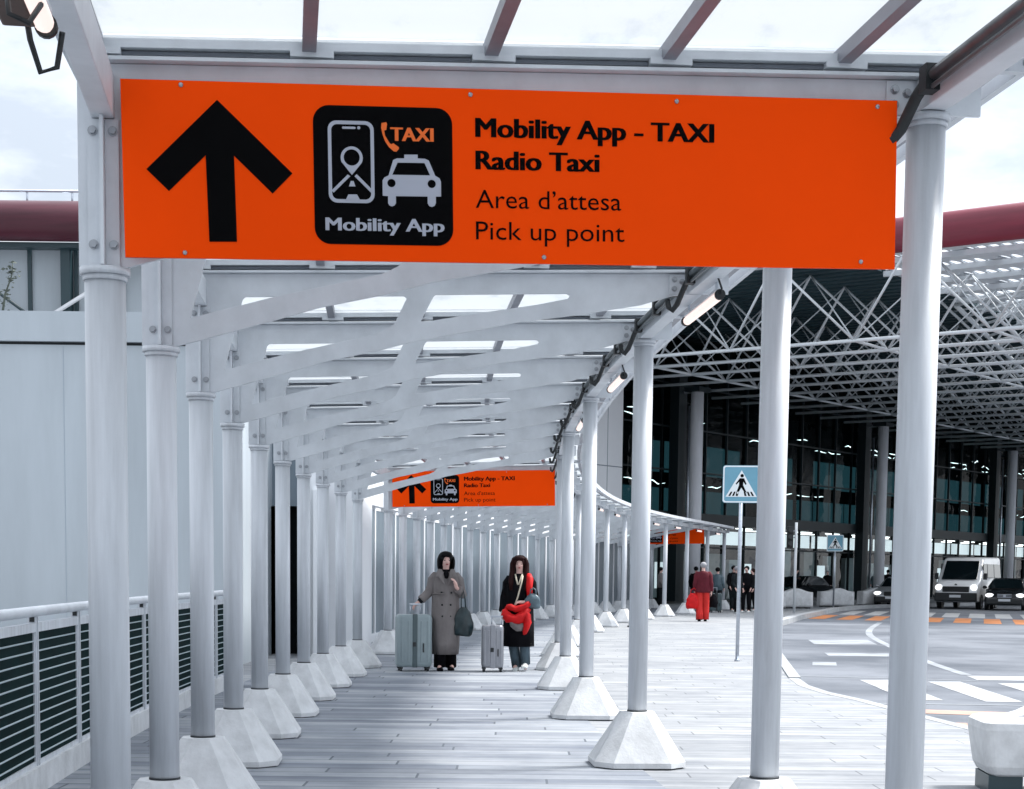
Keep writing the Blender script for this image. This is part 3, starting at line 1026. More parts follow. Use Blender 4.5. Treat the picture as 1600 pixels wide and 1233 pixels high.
# bright gable, doorway and panels between the short columns
srv = thing('service_building', 'bright white service building with a black doorway seen between the short columns', 'building', (-6.4, 27.5, 0))
bm = MB(); bm.box((1.5, 1.5, 2.9), (1.76, 3, 5.8)); obj('wall', bm, 'brightpanel', srv)
bm = MB(); bm.box((1.5, -.012, 3.32), (1.76, .024, .06)); obj('string_course', bm, 'panel', srv)
bm = MB(); bm.box((2.7, 1.7, 3.6), (.64, 3, 2.3)); obj('grey_panel', bm, 'hoard', srv)
bm = MB(); bm.box((2.70, 1.9, 1.22), (.64, 3, 2.44)); obj('doorway', bm, 'darkint', srv)
bm = MB(); bm.box((2.375, .30, 1.22), (.05, .5, 2.44)); obj('door_frame', bm, 'hoarddark', srv)
bm = MB(); bm.box((2.48, .35, 1.22), (.10, .05, 2.4)); obj('sidelight', bm, 'hoard', srv)
bm = MB(); bm.box((3.42, 1.5, 2.2), (.78, 3, 4.4)); obj('wing_wall', bm, 'brightpanel', srv)

# hoarding of grey-blue panels that follows the walkway
hd = thing('panel_hoarding', 'tall grey-blue panel hoarding that follows the far curve behind the short columns', 'hoarding', at(10.2, -1.0))
HP = Vector(hd.location)
hi = [10.35 + .62 * k for k in range(36)]
for k, (i0, i1) in enumerate(zip(hi, hi[1:])):
    a, c = at(i0, -1.0) - HP, at(i1, -1.0) - HP
    d = c - a; ang = math.atan2(d.y, d.x) - math.pi / 2
    bm = MB(); bm.box((0, 0, 1.38), (.05, d.length - .16, 2.44)); obj('panel', bm, 'hoard', hd, (a + c) / 2, ang)
    bm = MB(); bm.box((0, 0, 1.38), (.075, .06, 2.46)); obj('panel_edge', bm, 'hoarddark', hd, a + d * .06, ang)
    bm = MB(); bm.box((0, 0, 1.34), (.10, .13, 2.68)); obj('post', bm, 'brightpanel', hd, a, ang)
bm = MB()
for i0, i1 in zip(hi, hi[1:]):
    a, c = at(i0, -1.0) - HP, at(i1, -1.0) - HP
    d = c - a
    bm.box((a + c) / 2 + Vector((0, 0, 2.74)), (.16, d.length + .002, .12), math.atan2(d.y, d.x) - math.pi / 2)
obj('rail_top', bm, 'brightpanel', hd)
bm = MB()
for i0, i1 in zip(hi, hi[1:]):
    a, c = at(i0, -1.0) - HP, at(i1, -1.0) - HP
    d = c - a
    bm.box((a + c) / 2 + Vector((0, 0, .08)), (.14, d.length + .002, .16), math.atan2(d.y, d.x) - math.pi / 2)
obj('base_plinth', bm, 'brightpanel', hd)
bm = MB()
for i0, i1 in zip(hi, hi[1:]):
    a, c = at(i0, -2.2) - HP, at(i1, -2.2) - HP
    d = c - a
    bm.box((a + c) / 2 + Vector((0, 0, 1.85)), (.12, d.length + .06, 3.7), math.atan2(d.y, d.x) - math.pi / 2)
wb = thing('white_back_wall', 'long plain white wall standing above and behind the grey-blue hoarding', 'wall', HP)
obj('wall', bm, 'brightpanel', wb)

# pier wing with the red roof edge, far left
wing = thing('pier_wing', 'far left terminal wing with dark braced glazing under a weathered red roof tube', 'building', (-25, 55, 0))
bm = MB(); bm.box((0, 4, 5.9), (34, 8, 11.8)); obj('glazed_wall', bm, 'panel', wing)
bm = MB()
bm.rings([[Vector((x, -.9 + .62 * math.cos(a) * 1.2, 12.33 + .62 * math.sin(a))) for a in [2 * math.pi * k / 20 for k in range(20)]] for x in (-17, -8, 1, 9, 17)])
obj('roof_tube', bm, 'redshade', wing)
bm = MB(); bm.box((0, -.55, 11.62), (34, .5, .16)); obj('gutter', bm, 'hoarddark', wing)
bm = MB()
for k in range(12):
    x = -16.5 + 3.0 * k
    bm.box((x, -.30, 5.9), (.30, .40, 11.4)); 
obj('frame_post', bm, 'hoarddark', wing)
bm = MB()
for k in range(24):
    x = -17 + 1.5 * k + .75
    bm.box((x, -.08, 5.9), (.12, .12, 11.4))
obj('glazing_bar', bm, 'hoarddark', wing)
bm = MB()
for k in range(6):
    x = -16.5 + 6 * k
    bm.tube((x + 1.2, -.62, 8.6), (x + 5.9, -.62, 11.5), .07, 8)
obj('white_brace', bm, 'brightpanel', wing)
bm = MB()
for k in range(6):
    x = -16.5 + 6 * k
    bm.tube((x - 1.0, -.50, 11.5), (x + 3.0, -.50, 8.6), .05, 8)
obj('dark_brace', bm, 'hoarddark', wing)
bm = MB()
bm.tube((-17, -.5, 13.35), (17, -.5, 13.35), .045, 8)
obj('roof_rail', bm, 'steel', wing)
for k in range(24):
    bm = MB(); bm.tube((-16.6 + 1.44 * k, -.5, 12.9), (-16.6 + 1.44 * k, -.5, 13.35), .035, 6); bm.box((-16.6 + 1.44 * k, -.5, 12.94), (.2, .2, .05)); obj('rail_post', bm, 'steel', wing)

# dry climbing sprig on the parapet of the hall
sp = thing('dry_plant', 'dry leggy plant growing on the pale parapet at the far left edge', 'plant', (-6.86, 23.15, 4.85))
bm = MB()
pts = [(-.16, 0, 0), (-.12, 0, .25), (-.03, .01, .5), (-.01, .0, .66)]
bm.path(pts, [.018, .014, .010, .006], 6)
obj('stem', bm, 'leaf', sp)
bm = MB()
rr = random.Random(3)
for k in range(90):
    t = rr.random(); j = min(int(t * 3), 2); f = t * 3 - j
    p = Vector(pts[j]).lerp(Vector(pts[j + 1]), f) + Vector((rr.gauss(0, .05), rr.gauss(0, .05), rr.gauss(0, .03)))
    q = Matrix.Rotation(rr.random() * 6, 3, 'Z') @ Matrix.Rotation(rr.random() * 3, 3, 'X')
    s_ = .02 + .025 * rr.random()
    bm._add([p + q @ Vector(v) * s_ for v in ((-1, 0, 0), (0, -.5, .1), (1, 0, 0), (0, .5, .1))], [(0, 1, 2, 3)])
obj('leaves', bm, 'leaf', sp)

# ================================================================== TERMINAL (local x along its front, local -y towards the road)
TA = math.atan2(.806, .593)
term = thing('terminal_building', 'airport terminal with dark glass front under a deep white space frame roof', 'building', (8.5, 79, 0), TA)
A0, A1 = -12.2, 84.0
# upper glazing: panes set at slightly different angles, as real curtain walls are
rr = random.Random(11)
def panes(x0, x1, z0, z1, w, h, y):
    m = MB()
    nx = max(1, round((x1 - x0) / w)); nz = max(1, round((z1 - z0) / h))
    for i in range(nx):
        for j in range(nz):
            a, c = x0 + (x1 - x0) * i / nx, x0 + (x1 - x0) * (i + 1) / nx
            e, f = z0 + (z1 - z0) * j / nz, z0 + (z1 - z0) * (j + 1) / nz
            t = [rr.gauss(0, .010) for _ in range(4)]
            m._add([(a, y + t[0], e), (c, y + t[1], e), (c, y + t[2], f), (a, y + t[3], f)], [(0, 1, 2, 3)])
    return m
for a in (-6, 0, 21, 42, 63):
    b2 = {-6: 0, 0: 21, 21: 42, 42: 63, 63: 84}[a]
    obj('upper_glazing', panes(a + .02, b2 - .02, 4.3, 12.6, 2.1, 2.05, 2.0), 'facade', term)
    m = MB()
    n = round((b2 - a) / 2.1)
    for k in range(n + 1): m.box((a + (b2 - a) * k / n + .0, 1.92, 8.4), (.075, .12, 8.3))
    for z in (6.4, 8.45, 10.5): m.box(((a + b2) / 2, 1.90, z), (b2 - a, .10, .07))
    m.box(((a + b2) / 2, 1.86, 4.15), (b2 - a, .30, .52))
    obj('glazing_frame', m, 'darkframe', term)
    obj('shopfront', panes(a + .02, b2 - .02, .12, 3.88, 2.1, 1.9, 2.0), 'shop', term)
    m = MB()
    for k in range(n + 1): m.box((a + (b2 - a) * k / n, 1.94, 2.0), (.08, .12, 3.8))
    m.box(((a + b2) / 2, 1.93, 2.75), (b2 - a, .10, .08))
    m.box(((a + b2) / 2, 1.95, .06), (b2 - a, .14, .12))
    obj('shopfront_frame', m, 'darkframe', term)
for a in (0, 21, 42, 63, 84):
    m = MB(); m.tube((a, 0, 0), (a, 0, 9.9), .30, 24); m.tube((a, 0, 4.75), (a, 0, 4.79), .305, 24)
    cc = obj('concrete_column', m, 'column', term)
    m = MB(); m.box((a, 0, 10.0), (1.1, .8, .22)); obj('bearing', m, 'darkframe', term)
    m = MB(); m.box((a + .9, 1.55, 5.6), (.75, .5, 11)); obj('service_pilaster', m, 'darkframe', term)
    m = MB(); m.tube((a + 1.15, 1.1, 0), (a + 1.15, 1.1, 9.4), .07, 8); obj('downpipe', m, 'steel', term)
m = MB(); m.box((36, 12, 6.0), (96, 9.9, .3)); m.box((36, 17, 6.5), (96, .3, 13.0)); m.box((36, 9.6, 12.75), (96, 15.4, .2)); m.box((84.2, 9, 6.4), (.1, 15, 12.8)); m.box((36, 9, .01), (96, 14, .02)); m.box((36, 9.5, 3.98), (96, 14.5, .1)); m.box((-6.2, 9, 6), (.1, 14, 12)); obj('interior', m, 'darkint', term)
m = MB()
for k in range(26):
    x = -4 + 3.1 * k
    m.box((x, 6 + 3 * (k % 2), 1.15 + .2 * (k % 3)), (1.3 + .5 * (k % 2), .3, 2.2 + .35 * (k % 3)))
tag(obj('interior_panels', m, 'kiosk', term), kind='stuff')
m = MB()
for k in range(18):
    m.box((-3 + 4.3 * k, 4.2, 3.36), (3.9, .08, .72))
for k in range(7): m.box((2.5 + 9 * k, 3.4, 1.35), (.9, .06, 1.3))
obj('lit_boards', m, 'screen', term)
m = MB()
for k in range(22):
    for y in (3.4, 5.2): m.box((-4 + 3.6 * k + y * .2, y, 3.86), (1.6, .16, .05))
obj('ceiling_strip_lights', m, 'stripglow', term)
rr = random.Random(5)
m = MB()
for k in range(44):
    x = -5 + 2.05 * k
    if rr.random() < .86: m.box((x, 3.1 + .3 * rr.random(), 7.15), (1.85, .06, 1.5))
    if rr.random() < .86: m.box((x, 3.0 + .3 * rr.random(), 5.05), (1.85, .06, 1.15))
tag(obj('added_glow_panels', m, 'tealglow', term), kind='stuff')  # panels added to glow teal through the upper glass, no lamp behind them
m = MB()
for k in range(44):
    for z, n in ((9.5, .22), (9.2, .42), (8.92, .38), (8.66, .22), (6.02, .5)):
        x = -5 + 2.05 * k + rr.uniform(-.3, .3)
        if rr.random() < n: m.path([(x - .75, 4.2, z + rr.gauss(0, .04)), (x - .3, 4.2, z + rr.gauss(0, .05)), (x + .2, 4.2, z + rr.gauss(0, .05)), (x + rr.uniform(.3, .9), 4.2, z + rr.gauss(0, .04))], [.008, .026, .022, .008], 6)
tag(obj('reflection_glow_streaks', m, 'stripglow', term), kind='stuff')  # glowing streaks added behind the glass to imitate wavy reflections
m = MB(); m.box((-11.5, 3, 6.6), (10.2, 6, 13.2)); obj('end_wall', m, 'brightpanel', term)
m = MB(); m.box((-11.5, -.004, 6.05), (10.2, .008, .04)); m.box((-7.6, -.004, 6.6), (.03, .008, 13)); obj('wall_joint', m, 'hoard', term)

# roof: deck of ribbed sheet, lighter perforated deck over the drop-off side
m = MB()
for k in range(int((A1 - A0) / .75)):
    x = A0 + .75 * k
    m.box((x + .2, -5.0, 12.92), (.38, 16, .10)); m.box((x + .575, -5.0, 13.0), (.37, 16, .10))
obj('ribbed_deck', m, 'deck', term)
def perforated():
    mt = bpy.data.materials.new('perforated_white_deck'); mt.use_nodes = True
    t = mt.node_tree; b = t.nodes['Principled BSDF']
    b.inputs['Base Color'].default_value = (.62, .66, .70, 1); b.inputs['Roughness'].default_value = .5
    c = t.nodes.new('ShaderNodeTexCoord'); s = t.nodes.new('ShaderNodeSeparateXYZ'); t.links.new(c.outputs['Object'], s.inputs[0])
    def mth(op, a, bb=None):
        n = t.nodes.new('ShaderNodeMath'); n.operation = op
        for k, v in enumerate((a, bb)):
            if v is None: continue
            if isinstance(v, (int, float)): n.inputs[k].default_value = v
            else: t.links.new(v, n.inputs[k])
        return n.outputs[0]
    # slots 0.30 m wide and 1.25 m long, rows 3 m apart; every sixth slot is left closed
    fx = mth('ABSOLUTE', mth('SUBTRACT', mth('FRACT', mth('DIVIDE', s.outputs['X'], 2.4)), .5))
    fy = mth('ABSOLUTE', mth('SUBTRACT', mth('FRACT', mth('DIVIDE', s.outputs['Y'], .46)), .5))
    e = mth('ADD', mth('POWER', mth('DIVIDE', fx, .33), 2.6), mth('POWER', mth('DIVIDE', fy, .39), 2.6))
    inside = mth('LESS_THAN', e, 1.0)
    big = mth('GREATER_THAN', mth('FRACT', mth('ADD', mth('DIVIDE', s.outputs['Y'], 2.76), mth('MULTIPLY', s.outputs['X'], .07))), .18)
    a = mth('MULTIPLY', inside, big)
    tr = t.nodes.new('ShaderNodeBsdfTransparent'); mx_ = t.nodes.new('ShaderNodeMixShader')
    t.links.new(a, mx_.inputs[0]); t.links.new(b.outputs[0], mx_.inputs[1]); t.links.new(tr.outputs[0], mx_.inputs[2])
    o = t.nodes['Material Output']; t.links.new(mx_.outputs[0], o.inputs[0])
    return mt
m = MB(); m.box(((A0 + A1) / 2, -19.0, 12.95), (A1 - A0, 12, .06)); obj('perforated_deck', m, perforated(), term)
m = MB()
for k in range(40):
    x = A0 + 1.2 + 2.4 * k
    m.box((x, -19.0, 12.80), (.10, 12, .20))
tag(obj('deck_purlins', m, 'tube', term), kind='stuff')
m = MB()
m.rings([[Vector((A0 + .05 + .40 * math.cos(a), y, 13.42 + .62 * math.sin(a))) for a in [2 * math.pi * k / 18 for k in range(18)]] for y in (2.0, -8, -16, -25)])
obj('roof_edge_tube', m, 'red', term)
m = MB(); m.box((A0 + .15, -11.5, 12.86), (.3, 27, .12)); obj('edge_trim', m, 'tube', term)

# space frame: one truss every three metres, V-shaped pairs of tubes between its chords
NB, DB = 5, 5.2
for k in range(28):
    x = A0 + 1.2 + 3.0 * k
    m = MB()
    y_end = -NB * DB
    m.tube((x, 1.5, 10.05), (x, y_end + 2, 10.05), .070, 8)
    for j in range(NB):
        y0 = -DB * j
        nd = Vector((x, y0 - DB / 2, 10.05))
        for xx in (-1.5, 1.5):
            for yy in (y0, y0 - DB):
                m.tube(nd, (x + xx, yy, 12.85), .050 if xx < 0 else .028, 6)
    obj('space_truss', m, 'tube', term)
for y in (-2.6, -13.0, -18.2):
    m = MB(); m.tube((A0 + 1.2, y, 10.05), (A1 - 2, y, 10.05), .055, 8)
    obj('edge_girder', m, 'tube', term)
# raking girders between dark and perforated deck: inclined chords with outriggers
for g in range(3):
    a0, a1 = -1.4 + 20 * g, 8.6 + 20 * g
    for (xa, za), (xb, zb) in (((a0, 12.6), (a1, 10.4)), ((a1, 10.4), (a1 + 9.8, 12.6))):
        m = MB()
        for dy, dz, r in ((0, 0, .10), (-.8, .35, .06), (.8, .35, .06)): m.tube((xa, -13 + dy, za + dz), (xb, -13 + dy, zb + dz), r, 8)
        for k in range(8):
            f = k / 8
            x, z = xa + (xb - xa) * f, za + (zb - za) * f
            m.tube((x, -13, z), (x - 1.2, -17.5, 12.85), .06, 6)
            m.tube((x, -13.8, z + .35), (x + .6, -12.2, z + .35), .045, 6)
        obj('raking_girder', m, 'tube', term)

# ================================================================== STREET FURNITURE
def person_icon():
    body = [(-.02, .06), (.055, .06), (.10, -.04), (.082, -.055), (.045, .0), (.04, -.06), (.11, -.20), (.085, -.215), (.01, -.10), (-.05, -.215), (-.08, -.20), (-.03, -.06), (-.03, .0), (-.075, -.05), (-.09, -.035)]
    return [body, circ(.02, .105, .03, 14)]
def crossing_sign(label, loc, rz, size, zc, rpole):
    t = thing('crossing_sign', label, 'road sign', loc, rz, 'pedestrian crossing signs')
    h = size / 2
    m = MB(); m.tube((0, 0, 0), (0, 0, zc + h - .02), rpole, 14); m.tube((0, 0, 0), (0, 0, .03), rpole * 1.5, 14); obj('pole', m, 'steel', t)
    f = obj('sign_face', plate([rrect(-h, zc - h, h, zc + h, size * .07)], .006, -rpole - .006), 'blue', t)
    obj('border', plate([rrect(-h + .006, zc - h + .006, h - .006, zc + h - .006, size * .065), rrect(-h + size * .045, zc - h + size * .045, h - size * .045, zc + h - size * .045, size * .05)], .002, -rpole - .0105), 'signwhite', f)
    k = size / .62
    tri = [(0, zc + .23 * k), (.26 * k, zc - .21 * k), (-.26 * k, zc - .21 * k)]
    obj('triangle', plate([tri], .002, -rpole - .0105), 'signwhite', f)
    pol = [[(x * k * .95 - .01, zc + z * k * .95 + .04 * k) for x, z in p] for p in person_icon()]
    for q in range(-3, 4):
        x = q * .062
        if q == 0: continue
        s_ = .012 * (1 if q > 0 else -1)
        pol.append([((x - .017 + s_ * .9) * k, zc - .195 * k), ((x + .017 + s_ * .9) * k, zc - .195 * k), ((x * .86 + .013) * k, zc - .125 * k), ((x * .86 - .013) * k, zc - .125 * k)])
    obj('walking_figure', plate(pol, .002, -rpole - .0130), 'black', f)
    m = MB()
    for dz in (-.15, .15): m.box((0, -.004, zc + dz * k), (.12, .05, .03))
    obj('clamp', m, 'steel', t)
crossing_sign('near blue pedestrian crossing sign partly hidden behind a tall white column', (3.66, 27.15, 0), R(-5), .60, 2.86, .03)
crossing_sign('small distant blue pedestrian crossing sign by the pale barrier blocks', (14.07, 73.4, 0), R(-8), .72, 2.84, .04)

t = thing('signal_pole', 'thin pale pole with a dark traffic signal head beside the far kerb', 'traffic light', (10.75, 63.9, 0))
m = MB(); m.tube((0, 0, 0), (0, 0, 3.42), .055, 10); obj('pole', m, 'tube', t)
m = MB(); m.box((-.22, .05, 2.85), (.24, .2, .86), bev=.03)
for z in (2.6, 2.85, 3.1): m.tube((-.22, -.05, z), (-.22, -.16, z + .02), .095, 10)
hd_ = obj('signal_head', m, 'rubber', t)
m = MB(); m.box((-.10, .05, 2.85), (.14, .04, .05)); m.box((-.10, .05, 3.1), (.14, .04, .05)); obj('bracket', m, 'steel', t)
m = MB(); m.ell((-.22, -.058, 2.6), (.07, .02, .07)); obj('lens', m, 'headlight', hd_)

t = thing('info_totem', 'slim dark totem post with a small pale label beside the tall columns', 'totem', (3.13, 43.9, 0))
m = MB(); m.box((0, 0, .84), (.17, .12, 1.62), bev=.015); obj('body', m, 'gasket', t)
m = MB(); m.box((0, 0, .02), (.24, .2, .04)); obj('foot', m, 'gasket', t)
m = MB(); m.box((.02, -.063, 1.42), (.10, .006, .16)); obj('label_plate', m, 'signwhite', t)

# moulded concrete barrier, humped, on slotted feet
def barrier_mesh(L, W, H):
    m = MB()
    n = 14
    rings = []
    prof = [(-.42, 0), (-.5, .12), (-.5, .70), (-.44, .80), (.44, .80), (.5, .70), (.5, .12), (.42, 0)]
    for k in range(n + 1):
        x = -L / 2 + L * k / n
        e = min(1, (1 - abs(2 * k / n - 1)) * 4 + .72)
        hump = .20 * math.exp(-((x - L * .05) / (L * .22)) ** 2)
        rings.append([Vector((x, y * W * (e if z > .1 else 1), .06 + (z + (hump if z > .6 else 0)) * H)) for y, z in prof])
    m.rings(rings)
    return m
bar_me = barrier_mesh(1.65, .55, .80).mesh('body'); bar_me.materials.append(M['concrete'])
fm = MB()
for k in range(5): fm.box((-.62 + .31 * k, 0, .03), (.16, .46, .06))
fm_me = fm.mesh('feet'); fm_me.materials.append(M['rubber'])
for p, rz, lab in (((14.7, 76.2), R(12), 'pale concrete barrier block beside the small distant crossing sign'), ((12.0, 71.6), R(14), 'pale concrete barrier block behind the thin signal pole'),
                   ((10.6, 70.2), R(10), 'pale concrete barrier block leftmost of the row, cut by a column'), ((17.3, 80.6), R(35), 'pale concrete barrier block behind the dark fronted car')):
    t = thing('barrier_block', lab, 'barrier', (*p, 0), rz, 'concrete barrier blocks by the terminal kerb')
    obj('body', bar_me, None, t); obj('feet', fm_me, None, t)

# thick concrete seat in the near right corner
t = thing('concrete_bench', 'thick white concrete bench with a rounded back in the lower right corner', 'bench', (4.18, 10.90, -.02), R(-4))
m = MB()
m.rings([[Vector((x, y, z)) for x, y in rrect(-hx, -hy, hx, hy, rd, 5)] for z, hx, hy, rd in ((.135, 1.03, .22, .05), (.15, 1.06, .25, .07), (.20, 1.085, .275, .08), (.44, 1.12, .31, .085), (.485, 1.115, .305, .08), (.505, 1.09, .28, .07), (.511, 1.06, .25, .06))], smooth=False)
obj('seat', m, 'concrete', t)
m = MB()
pr = [(-.86, .512), (-.80, .53), (-.66, .60), (-.52, .655), (-.30, .69), (.4, .70), (.9, .69), (1.05, .60), (1.09, .512)]
m.rings([[Vector((x, y, z)) for x, z in pr] for y in (-.04, .0, .22, .27)], smooth=False); obj('back', m, 'concrete', t)
for x in (-.95, .85):
    m = MB(); m.box((x, 0, .07), (.22, .42, .14)); obj('foot', m, 'hoarddark', t)

# ================================================================== PEOPLE
def skin_body(J, name):
    """J: list of (name, parent, (x,y,z), r) -> one continuous skinned surface"""
    ids = {n: k for k, (n, *_r) in enumerate(J)}
    me = bpy.data.meshes.new(name)
    me.from_pydata([p for _, _, p, _ in J], [(ids[q], ids[n]) for n, q, _, _ in J if q], [])
    o = bpy.data.objects.new(name, me)
    COL.objects.link(o)
    md = o.modifiers.new('skin', 'SKIN')
    md.use_smooth_shade = True
    for k, (n, q, p, r) in enumerate(J):
        v = me.skin_vertices[0].data[k]
        v.radius = r if isinstance(r, tuple) else (r, r)
        v.use_root = (k == 0)
    sb = o.modifiers.new('sub', 'SUBSURF'); sb.levels = 1; sb.render_levels = 1
    dg = bpy.context.evaluated_depsgraph_get()
    out = bpy.data.meshes.new_from_object(o.evaluated_get(dg))
    bpy.data.objects.remove(o); bpy.data.meshes.remove(me)
    for p in out.polygons: p.use_smooth = True
    out.materials.clear()
    return out

def hand(J, side, wrist, wname, d, curl, palm_n):
    """palm and five fingers growing from the wrist; d = direction of the hand, palm_n = palm normal"""
    d = Vector(d).normalized(); pn = Vector(palm_n).normalized(); w = d.cross(pn).normalized()
    W_ = Vector(wrist)
    J.append((side + 'palm', wname, tuple(W_ + d * .055), (.020, .034)))
    for k, (off, ln) in enumerate(((-.030, .060), (-.010, .072), (.010, .068), (.029, .054))):
        r0 = W_ + d * .085 + w * off
        r1 = r0 + (d * math.cos(curl * .5) + pn * math.sin(curl * .5)) * ln * .5
        r2 = r1 + (d * math.cos(curl * 1.3) + pn * math.sin(curl * 1.3)) * ln * .5
        J.append((f'{side}f{k}a', side + 'palm', tuple(r0), .0095)); J.append((f'{side}f{k}b', f'{side}f{k}a', tuple(r1), .0085)); J.append((f'{side}f{k}c', f'{side}f{k}b', tuple(r2), .0075))
    t0 = W_ + d * .035 - w * .040 + pn * .012
    t1 = t0 + (d * .7 - w * .35 + pn * .5).normalized() * .045
    J.append((side + 'ta', side + 'palm', tuple(t0), .010)); J.append((side + 'tb', side + 'ta', tuple(t1), .008))

def joints(P):
    k = P['h'] / 1.65
    s = lambda x, y, z: (x * k, y * k, z * k)
    br = P.get('broad', 1.0)
    J = [('pelvis', None, s(0, .0, .90), .11 * k), ('waist', 'pelvis', s(0, 0, 1.05), .10 * k), ('chest', 'waist', s(0, .0, 1.23), .115 * k),
         ('neck', 'chest', s(0, .01, 1.375), .050 * k), ('neckb', 'neck', s(0, -.002, 1.435), .046 * k),
         ('head', 'neckb', s(P.get('turn', 0) * .2, -.008, 1.540), (.092 * k, .104 * k)), ('crown', 'head', s(P.get('turn', 0) * .2, .004, 1.61), .070 * k),
         ('chin', 'head', s(P.get('turn', 0) * .5, -.060, 1.478), .044 * k), ('nose', 'head', s(P.get('turn', 0), -.118, 1.527), .013 * k)]
    for sd, sg in (('r', -1), ('l', 1)):
        J.append((sd + 'sh', 'chest', s(sg * .155 * br, .01, 1.325), .055 * k))
        e = P[sd + 'el']; w = P[sd + 'wr']
        J.append((sd + 'el', sd + 'sh', s(*e), .040 * k)); J.append((sd + 'wr', sd + 'el', s(*w), .026 * k))
        hd = P.get(sd + 'hd', tuple(Vector(w) - Vector(e)))
        hand(J, sd, s(*w), sd + 'wr', hd, P.get(sd + 'curl', .6), P.get(sd + 'pn', (-sg, -.2, 0)))
        J.append((sd + 'hip', 'pelvis', s(sg * .085, 0, .84), .082 * k))
        kn = P.get(sd + 'kn', (sg * .09, -.02, .47)); an = P.get(sd + 'an', (sg * .09, .02, .085)); 
        J.append((sd + 'kn', sd + 'hip', s(*kn), .055 * k)); J.append((sd + 'an', sd + 'kn', s(*an), .038 * k))
        J.append((sd + 'toe', sd + 'an', s(an[0] + sg * .015, an[1] - .13, .035), .030 * k))
    return J

def ring(z, rx, ry, cx=0, cy=0, n=28, fold=0.0, ph=0.0, nf=9):
    out = []
    for i in range(n):
        a = 2 * math.pi * i / n
        f = 1 + fold * math.sin(nf * a + ph) + fold * .6 * math.sin(4 * a + 2 * ph)
        out.append(Vector((cx + rx * f * math.cos(a), cy + ry * f * math.sin(a), z)))
    return out

def garment(rows, k=1.0, caps=True, fold=.0):
    m = MB()
    m.rings([[p * k for p in ring(z, rx, ry, cx, cy, fold=fold * w, ph=1.3 + z * 1.5)] for z, rx, ry, cx, cy, w in rows], caps)
    return m

def sleeves(m, P, r0=.068, r1=.058, r2=.050, upto=.93):
    k = P['h'] / 1.65; br = P.get('broad', 1.0)
    for sd, sg in (('r', -1), ('l', 1)):
        a = Vector((sg * .145 * br, .01, 1.335)); e = Vector(P[sd + 'el']); w = Vector(P[sd + 'wr'])
        pts = [Vector((sg * .07, .01, 1.335)), a + Vector((0, 0, -.006)), a.lerp(e, .25) + Vector((sg * .012, 0, 0)), a.lerp(e, .6), e.lerp(a, .08), e, e.lerp(w, .12), e.lerp(w, .5), e.lerp(w, upto - .1), e.lerp(w, upto)]
        m.path([p * k for p in pts], [x * k for x in (r0 * .55, r0 * .92, r0 * 1.04, (r0 + r1) / 2, r1, r1 * 1.02, r1, (r1 + r2) / 2 * .98, r2 * 1.05, r2 * .98)], 12)

def face(o, P):
    k = P['h'] / 1.65; t = P.get('turn', 0)
    for sg in (-1, 1):
        m = MB(); m.ell(Vector((t * .8 + sg * .034, -.094, 1.548)) * k, (.013 * k, .010 * k, .0065 * k), 10, 6); obj('eye', m, 'facedark', o)
        m = MB(); m.ell(Vector((t * .8 + sg * .035, -.092, 1.570)) * k, (.018 * k, .009 * k, .0035 * k), 10, 6); obj('eyebrow', m, 'blackhair', o)
    m = MB(); m.ell(Vector((t * .8, -.097, 1.492)) * k, (.021 * k, .010 * k, .007 * k), 10, 6); obj('mouth', m, 'lips', o)

def trousers(P, mt, o, r=(.10, .075, .062), low=.085):
    k = P['h'] / 1.65
    m = MB()
    for sd, sg in (('r', -1), ('l', 1)):
        kn = Vector(P.get(sd + 'kn', (sg * .09, -.02, .47))); an = Vector(P.get(sd + 'an', (sg * .09, .02, .085)))
        hp = Vector((sg * .085, .005, .86))
        lo = kn.lerp(an, 1.08)
        m.path([p * k for p in (hp + Vector((0, 0, .05)), hp, hp.lerp(kn, .5), kn, kn.lerp(an, .5), lo)], [x * k for x in (r[0], r[0] * 1.02, (r[0] + r[1]) / 2, r[1], (r[1] + r[2]) / 2, r[2])], 14)
    m.rings([[p * k for p in ring(z, rx, ry)] for z, rx, ry in ((.80, .17, .11), (.90, .168, .118), (1.02, .15, .11))])
    obj('trousers', m, mt, o)

def shoes(P, mt, o):
    k = P['h'] / 1.65
    for sd, sg in (('r', -1), ('l', 1)):
        an = Vector(P.get(sd + 'an', (sg * .09, .02, .085)))
        lift = an.z - .085
        m = MB()
        x, y = an.x, an.y
        m.rings([[Vector((x + px * w, y + yy, z0 + lift)) * k for px, z0 in ((-1, .004), (1, .004), (1, .03), (.7, h_ * .8), (0, h_), (-.7, h_ * .8), (-1, .03))]
                 for yy, w, h_ in ((.075, .028, .075), (.05, .038, .105), (-.02, .040, .105), (-.09, .045, .07), (-.15, .042, .05), (-.185, .026, .035))])
        obj('shoe', m, mt, o)

def person(label, loc, rz, P, group=None):
    me = skin_body(joints(P), 'person')
    me.materials.append(M['skin'])
    o = obj('person', me, None, None, (*loc, 0), rz)
    return tag(o, label, 'person', group)

